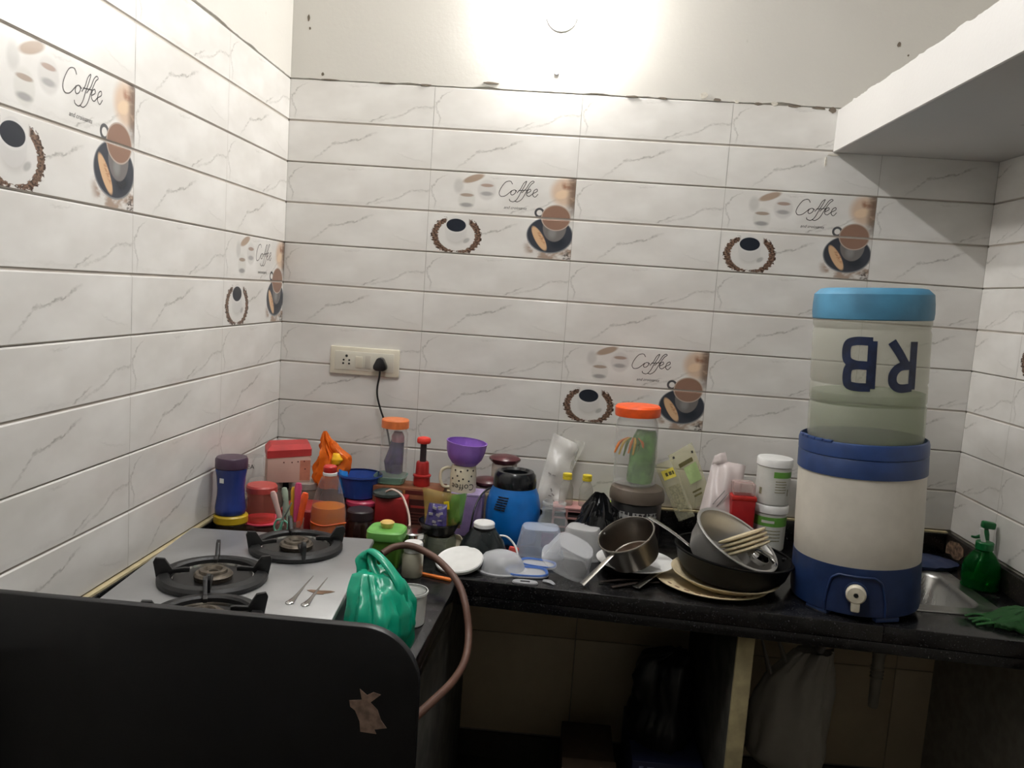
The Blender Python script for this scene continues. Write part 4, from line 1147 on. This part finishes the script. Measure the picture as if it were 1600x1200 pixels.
t = thing('steel_ladle', 'shiny steel ring-handled cup lying in the aluminium pot', 'ladle', (1.445, -.490, .906), axis_rot((.45, -.35, .82)))
tube('loop', [(.034*math.cos(a), .024*math.sin(a), 0) for a in [-.4+4.4*i/12 for i in range(13)]], .006, CHROME, t, 4, 10)
lathe('cup', shell([(.02, -.016), (.028, -.010), (.03, .004)], .0015), CHROME, t, 24, (-.012, .006, -.004))
for i in range(4):
    o = tag(lathe('small_plate', [(0, 0), (.040, 0), (.061, .004), (.064, .006), (.064, .010), (.060, .011), (.040, .003), (0, .003)], CREAMP, None, 40, (1.412-.0040*i, -.452+.0034*i, .908+.0100*i), axis_rot((-.38, .31, .87))),
            ['small cream plate, lowest of four tilted in the pot', 'small cream plate, second from bottom of four in the pot', 'small cream plate, third from bottom of four in the pot', 'small cream plate, topmost of four tilted in the pot'][i], 'plate', 'small plates in the pot')
def spatula(name, label, p0, p1, w0, w1, m=CHROME, cat='spatula'):
    a, b = Vector(p0), Vector(p1)
    t = thing(name, label, cat, p0)
    d = b-a
    tube('handle', [(0, 0, 0), d*.5+Vector((0, 0, .004)), d], [w0, (w0+w1)/2, w1], m, t, 6, 10, .22)
    return t
spatula('steel_turner', 'flat steel turner slanting from the saucepan into the black pan', (1.165, -.365, .953), (1.282, -.43, .893), .011, .008)
spatula('steel_spatula', 'flat steel spatula lying on the counter before the plates', (1.120, -.572, .829), (1.215, -.455, .849), .011, .008)
spatula('dark_skewer', 'dark wooden stick lying under the saucepan, nearer the edge', (1.060, -.575, .825), (1.185, -.515, .827), .006, .005, plain('burnt_wood', (44, 32, 26), .7), 'stick')
spatula('dark_skewer', 'dark wooden stick lying under the saucepan, farther from edge', (1.030, -.545, .825), (1.170, -.505, .827), .005, .004, plain('burnt_wood', (44, 32, 26), .7), 'stick')
t = thing('frying_pan', 'small black pan under the white plate and saucepan', 'pan', (1.122, -.438, CZ+.002))
lathe('pan', shell([(.060, 0), (.070, .003), (.082, .018), (.083, .020)], .003), plain('black_pan_enamel', (10, 10, 11), .5, var=.3, spec=.15), t, 44)
t = thing('white_plate', 'white plate under the dented saucepan', 'plate', (1.128, -.435, CZ+.0225))
lathe('plate', [(0, 0), (.06, 0), (.075, .003), (.102, .010), (.103, .0125), (.10, .0125), (.073, .006), (.06, .003), (0, .003)], WHITEP, t, 52)
t = thing('saucepan', 'worn steel saucepan tilted on white plate, long handle to the edge', 'saucepan', (1.118, -.478, .8785), axis_rot((-.38, -.28, .88)))
lathe('pan', shell([(.058, -.008), (.066, -.002), (.070, .02), (.0715, .058), (.0745, .066), (.0755, .068), (.074, .070)], .002), steel('worn_steel', (140, 134, 126), .34), t, 52)
lathe('stained_base', [(0, -.0045), (.05, -.0045), (.06, -.003), (.0, -.003)], plain('tea_stain', (92, 74, 60), .4, .5, var=.3), t, 40)
hp = Matrix(t.rotation_euler.to_matrix()).inverted()
def into(p): return hp @ (Vector(p)-Vector(t.location))
tube('handle', [into((1.063, -.540, .903)), into((1.030, -.563, .872)), into((.986, -.586, .829))], [.007, .008, .0095], steel('handle_steel', (206, 202, 194), .3), t, 6, 12, .28)
prism('spout', [(-.010, 0), (.010, 0), (0, .016)], .004, ALU, t, into((1.040, -.445, .922)), (0, 0, PI*.62))

# ------------------------------------------------------------------ clear boxes in the middle
def tubbox(label, loc, rot, rx, ry, h, m, tp=.80, sup=4):
    t = thing('food_container', label, 'container', loc, rot, 'upturned clear food containers')
    lathe('tub', [(1.0, 0), (1.06, 0), (1.06, .004/h*h), (1.0, .008), (.97, .012), (tp, h-.006), (tp-.06, h), (0, h), (0, h-.002), (tp-.08, h-.002), (tp-.02, h-.008), (.955, .010), (1.0, 0)], m, t, 48, None, None, sup, 0, rx, ry)
    return t
tubbox('upturned clear food container with bluish tint, left one by the grinder', (.873, -.345, CZ), (0, 0, .06), .066, .052, .076, FROSTB)
tubbox('upturned frosted food container behind the saucepan handle', (.990, -.335, CZ), (0, 0, -.25), .058, .048, .082, clear('cloudy_white_plastic', (226, 226, 226), .34, .3))
tubbox('clear food container tipped forward on the blue-rimmed lids', (.942, -.522, CZ+.036), axis_rot((.38, -.22, .89)), .063, .058, .062, clear('thin_frosted_plastic', (230, 232, 236), .26, .25, edge=.6), .82, 2.7)
BLUESEAL = plain('blue_seal_rubber', (74, 112, 186), .45)
def seal_lid(label, x, y, z, rx, ry, rot):
    t = thing('container_lid', label, 'lid', (x, y, z), rot, 'blue-sealed container lids')
    lathe('plate', [(0, 0), (.92, 0), (1., .001), (1., .005), (.9, .006), (.84, .003), (0, .003)], FROST, t, 44, None, None, 3, 0, rx, ry)
    lathe('seal', [(.86, .0045), (.90, .0085), (.97, .0085), (1.0, .0045), (.86, .0045)], BLUESEAL, t, 44, None, None, 3, 0, rx, ry)
seal_lid('clear lid with blue rubber seal lying nearest the counter edge', .846, -.522, CZ+.001, .056, .036, (0, 0, .1))
seal_lid('clear lid with blue rubber seal lying behind the nearest one', .872, -.450, CZ+.001, .050, .030, (0, 0, -.2))
t = thing('slotted_clip', 'small frosted clip with a dark slot at the counter edge', 'clip', (.845, -.590, CZ))
lathe('clip', [(0, 0), (.95, 0), (1, .002), (.95, .005), (0, .005)], FROST, t, 32, None, None, 2.6, 0, .032, .015)
box('slot', (.024, .006, .0008), DK, t, (0, 0, .005), None, 0)
tag(tube('lid_latch', [(.890, -.568, .823), (.905, -.575, .825), (.918, -.588, .823)], [.006, .008, .004], FROST, None, 6, 8, .4), 'small clear latch lying by the tipped container', 'latch')

# ------------------------------------------------------------------ water dispenser
DT_ = (0, -.055, 0)
wd = thing('water_dispenser', 'white and blue insulated water dispenser with tap beside sink', 'dispenser', (1.674, -.500, CZ+.010), DT_)
NAVY = plain('dispenser_blue', (24, 44, 84), .45, var=.15)
lathe('base', [(0, 0), (0.1395, 0), (0.1497, .004), (0.1516, .02), (0.1488, .118), (0, .118)], NAVY, wd, 64)
lathe('body', [(0.1460, .114), (0.1479, .118), (0.1488, .20), (0.1474, .332), (0.1442, .335)], plain('offwhite_drum', (212, 206, 194), .45, var=.03), wd, 64)
lathe('band', [(0.1451, .329), (0.1502, .331), (0.1493, .372), (0.1469, .376)], plain('dispenser_band', (34, 56, 100), .4, var=.12), wd, 64)
lathe('lid', [(.146, .374), (.1495, .377), (.1495, .402), (.147, .410), (.143, .412), (.1405, .404), (.1385, .33), (0, .325)], plain('dispenser_lid_blue', (36, 60, 108), .4, var=.1), wd, 64)
for k in range(5):
    a = -.9-.17*k
    box('lid_lug', (.022, .010, .006), plain('dispenser_lid_blue', (36, 60, 108), .4), wd, (.1440*math.cos(-PI/2+a), .1440*math.sin(-PI/2+a), .409), (0, 0, a), .001)
def on_cyl(R, a0): return lambda x, z, d: ((R+d)*math.sin(a0+x/R), -(R+d)*math.cos(a0+x/R), z)
TA = -.32                                                        # bearing of the tap on the drum
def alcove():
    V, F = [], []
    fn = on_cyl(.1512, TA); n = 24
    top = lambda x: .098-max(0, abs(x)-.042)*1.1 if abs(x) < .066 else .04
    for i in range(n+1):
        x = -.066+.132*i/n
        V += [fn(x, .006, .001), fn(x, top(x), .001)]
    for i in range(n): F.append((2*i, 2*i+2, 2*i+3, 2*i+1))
    link('tap_alcove', mesh('tap_alcove', V, F), plain('alcove_shade_blue', (20, 36, 72), .5), wd)  # recess is not cut in; its shade is a darker blue panel
    rim = [fn(-.068, .006, .002)]+[fn(-.066+.132*i/14, top(-.066+.132*i/14)+.002, .003) for i in range(15)]+[fn(.068, .006, .002)]
    tube('alcove_rim', rim, .003, NAVY, wd, 3, 8)
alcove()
for a in (TA-.62, TA+.52, TA+1.9, TA-1.9):
    box('foot', (.06, .02, .012), NAVY, wd, (0.138*math.sin(a), -0.138*math.cos(a), -.009), (0, 0, a), .003)
fx, fyy = math.sin(TA), -math.cos(TA)
lathe('tap_wheel', [(0, -.004), (.020, -.004), (.0225, 0), (.0225, .010), (.019, .014), (.006, .015), (.005, .012), (0, .012)], plain('ivory_tap', (214, 206, 186), .4), wd, 28, (fx*0.1610, fyy*0.1610, .062), axis_rot((fx, fyy, 0)))
lathe('tap_hole', [(0, 0), (.005, 0), (.005, .0012), (0, .0012)], DK, wd, 12, (fx*0.1755, fyy*0.1755, .062), axis_rot((fx, fyy, 0)))
box('tap_spout', (.020, .018, .030), plain('ivory_tap', (214, 206, 186), .4), wd, (fx*.165, fyy*.165, .020), (0, 0, TA), .004)
lathe('tap_stem', [(.010, -.014), (.010, 0)], plain('ivory_tap', (214, 206, 186), .4), wd, 14, (fx*0.1610, fyy*0.1610, .062), axis_rot((fx, fyy, 0)))
lathe('bolt_ring', [(.0225, .002), (.026, .002), (.026, .006), (.0225, .006)], NAVY, wd, 24, (fx*.152, fyy*.152, .062), axis_rot((fx, fyy, 0)))

# upturned water bottle
ca, sa = math.cos(.055), math.sin(.055)
wb = thing('water_bottle', 'upturned clear water bottle with dusty blue cap standing on dispenser', 'bottle', (1.677-sa*.415, -.500, CZ+.010+ca*.415-.0), DT_)
BW = clear('cloudy_water_bottle', (206, 206, 198), .30, .22, (240, 240, 232), edge=.4, bmp=.25, scale=7)
BP = [(.030, -.082), (.06, -.070), (.110, -.045), (.128, -.022), (.1335, 0), (.1335, .075), (.1305, .082), (.1335, .089), (.1335, .125), (.1310, .131), (.1335, .137), (.1335, .252), (.130, .262), (.1335, .272), (.1335, .300), (0, .300)]
lathe('bottle', BP, BW, wb, 64)
lathe('water', [(0, -.075), (.055, -.066), (.106, -.042), (.124, -.020), (.1295, .0), (.1295, .108), (0, .108)], clear('greenish_water', (160, 172, 146), .22, .05, (220, 230, 212), edge=.1), wb, 48)
lathe('cap', [(.1335, .284), (.1355, .286), (.1368, .30), (.1362, .322), (.134, .344), (.120, .357), (.108, .359), (.104, .356), (0, .356)], plain('dusty_blue_cap', (66, 122, 152), .5, var=.25, scale=9), wb, 64)
def rb():
    # hand-painted letters R B, upside down on the bottle: drawn upright then turned half a turn
    Rr = [[(-.028, -.055), (-.028, .055)], [(-.028, .050), (.004, .052), (.020, .040), (.020, .018), (.004, .002), (-.026, .0)], [(-.010, .0), (.010, -.03), (.028, -.055)]]
    Bb = [[(-.024, -.055), (-.024, .055)], [(-.024, .052), (.010, .052), (.026, .044), (.026, .012), (.010, .002), (-.022, .002)], [(-.022, .002), (.012, .0), (.030, -.012), (.030, -.044), (.012, -.054), (-.024, -.054)]]
    pm = plain('navy_brush_paint', (18, 30, 58), .45, var=.35, scale=40)
    zc, ac, R = .182, -.15, .1342
    fn0 = on_cyl(R, ac)
    for strokes, dx in ((Rr, -.046), (Bb, .046)):
        v2, f = ribbon2(strokes, .0195)
        ribbon_solid('lettering', v2, f, lambda x, y, d: fn0(-(x+dx), zc-y, d+.0004*math.sin(40*x)), .0012, pm, wb)
rb()

# ------------------------------------------------------------------ sink side things
t = thing('spray_bottle', 'green see-through soap bottle by the right wall', 'bottle', (2.076, -.318, CZ))
GB2 = clear('bottle_green_clear', (10, 112, 52), .16, .06, (150, 230, 165), edge=.6)
lathe('bottle', shell([(.040, 0), (.0465, .006), (.044, .014), (.0465, .022), (.047, .055), (.044, .072), (.030, .095), (.020, .106), (.019, .112)], .002), GB2, t, 40)
lathe('soap', [(0, .003), (.038, .003), (.0435, .01), (.0440, .03), (0, .03)], clear('dark_green_soap', (10, 66, 34), .6, .1), t, 32)
lathe('neck', [(.0195, .108), (.0225, .110), (.0225, .128), (.021, .130), (0, .130)], plain('deep_green_plastic', (8, 104, 50), .35), t, 28)
tube('dip_tube', [(-.004, 0, .128), (-.010, .002, .150), (-.012, .003, .165)], .006, WHITEP, t, 4, 10)
tube('inner_tube', [(.0, 0, .10), (-.018, -.008, .05), (-.030, -.014, .016)], .003, clear('tube_clear', (120, 190, 140), .5), t, 4, 8)
t = thing('trigger_spray', 'green trigger spray head standing against right wall behind bottle', 'sprayer', (2.112, -.258, CZ))
DG = plain('deep_green_plastic', (8, 104, 50), .35)
tube('stem', [(0, 0, 0), (.002, 0, .06), (-.002, 0, .10), (-.008, 0, .135), (-.010, 0, .150)], [.014, .012, .010, .012, .010], DG, t, 6, 12)
box('head', (.036, .020, .020), DG, t, (-.002, 0, .152), (0, .1, 0), .005)
tube('trigger', [(-.016, 0, .130), (-.032, -.004, .126), (-.045, -.006, .128)], [.006, .004, .003], DG, t, 5, 8)
t = thing('green_net', 'heap of green netting on the counter corner by the sink', 'net', (2.040, -.585, CZ))
bag('net', [(0, 0, .001, .085, .055), (0, 0, .012, .088, .058), (.015, .005, .028, .068, .042), (.03, .006, .040, .035, .025), (.035, .006, .046, .010, .008)], clear('green_mesh', (30, 82, 34), .82, .7), t, 60, .014, 30, 11, 2.)
for i in range(4): tube('loose_strand', [(-.07, -.02+.012*i, .012), (-.095, -.026+.016*i, .010+.004*(i % 2)), (-.115, -.022+.018*i, .003)], .003, plain('green_strand', (40, 96, 44), .7), t, 5, 6)
t = thing('blue_cloth', 'dark blue plastic dustpan lying behind the sink', 'dustpan', (1.975, -.155, CZ))
bag('pan', [(0, 0, .001, .120, .058), (0, 0, .014, .125, .062), (-.01, .012, .024, .10, .040), (-.02, .018, .028, .04, .018)], plain('navy_plastic', (28, 44, 82), .45), t, 48, .006, 14, 5, 3.)
tube('handle_arch', [(-.080, .045, .02), (-.068, .05, .052), (-.040, .05, .064), (-.012, .05, .052), (0, .045, .022)], .006, plain('dark_handle', (26, 30, 40), .4), t, 6, 10)
t = thing('torn_sticker', 'torn brown and white sticker on granite upstand in right corner', 'sticker', (RX-.0145, -.07, CZ))
prism('paper', [(-.05, .05), (-.02, .058), (.03, .05), (.05, .03), (.048, .006), (.02, .012), (-.01, .004), (-.035, .010), (-.056, .028)], .0015, plain('mottled_paper', (120, 96, 78), .8, var=.7, scale=70), t, None, (0, 0, PI/2), 0, 'y')

# ------------------------------------------------------------------ under the counter
t = thing('hanging_bag', 'pale grey carrier bag hanging under the counter by the sink pipe', 'bag', (1.600, -.34, .0))
PB = clear('pale_grey_film', (168, 164, 156), .78, .4, bmp=.5)
bag('sack', [(.02, 0, .27, .085, .05), (0, 0, .31, .115, .07), (0, 0, .42, .110, .07), (.02, 0, .53, .09, .05), (.05, 0, .61, .055, .03)], PB, t, 56, .014, 14, 8, 2.)
tube('handle', [(-.062, 0, .53), (-.085, .0, .60), (-.105, 0, .66)], [.020, .010, .005], PB, t, 5, 10, .4)
tube('handle', [(-.02, 0, .56), (-.045, .0, .62), (-.07, 0, .67)], [.022, .012, .005], PB, t, 5, 10, .4)
tube('handle', [(.06, 0, .60), (.085, .0, .66), (.11, 0, .70)], [.024, .014, .008], PB, t, 5, 10, .4)
t = thing('black_sack', 'slumped black sack on the dark blue crate under the counter', 'sack', (1.262, -.28, .286))
bag('sack', [(0, 0, .0, .085, .09), (0, 0, .05, .098, .10), (.0, 0, .11, .075, .08), (-.005, 0, .19, .088, .08), (.0, 0, .235, .07, .06), (.03, 0, .26, .03, .03)], plain('matt_black_film', (18, 18, 20), .45), t, 56, .018, 14, 8, 5.)
t = thing('blue_crate', 'dark navy box with pale printed line under the counter', 'box', (1.268, -.27, 0))
box('box', (.196, .30, .283), plain('navy_card', (30, 36, 66), .5), t, None, None, .004)
for i, wdt in enumerate((.012, .020, .014, .022, .016, .012)): box('printed_mark', (wdt, .001, .007), plain('pale_blue_print', (110, 118, 150), .5), t, (-.072+.026*i, -.1505, .262-.001*i), None, 0)
t = thing('brown_crate', 'low brown carton left of the navy box under the counter', 'carton', (1.055, -.28, 0))
box('carton', (.150, .24, .235), plain('dim_brown_card', (70, 54, 40), .7), t, None, None, .003)
box('flap', (.150, .11, .003), plain('dim_brown_card', (70, 54, 40), .7), t, (0, -.16, .236), (.25, 0, 0), 0)
t = thing('yellow_lump', 'small yellow cloth on the floor under the left counter end', 'cloth', (.735, -.30, 0))
bag('cloth', [(0, 0, .001, .05, .04), (0, 0, .03, .045, .04), (0, 0, .08, .03, .025), (0, 0, .10, .01, .01)], plain('dull_yellow_cloth', (170, 148, 60), .8), t, 32, .010, 20, 6, 1.)
t = thing('hanging_rag', 'small beige rag hanging off the counter edge at far right', 'cloth', (2.045, -.725, .70))
bag('rag', [(0, 0, 0, .018, .008), (0, 0, .03, .030, .012), (.01, .004, .08, .026, .014), (.01, .016, .117, .03, .018)], plain('dull_beige_rag', (150, 132, 118), .9, var=.2), t, 28, .008, 30, 6, 4.)
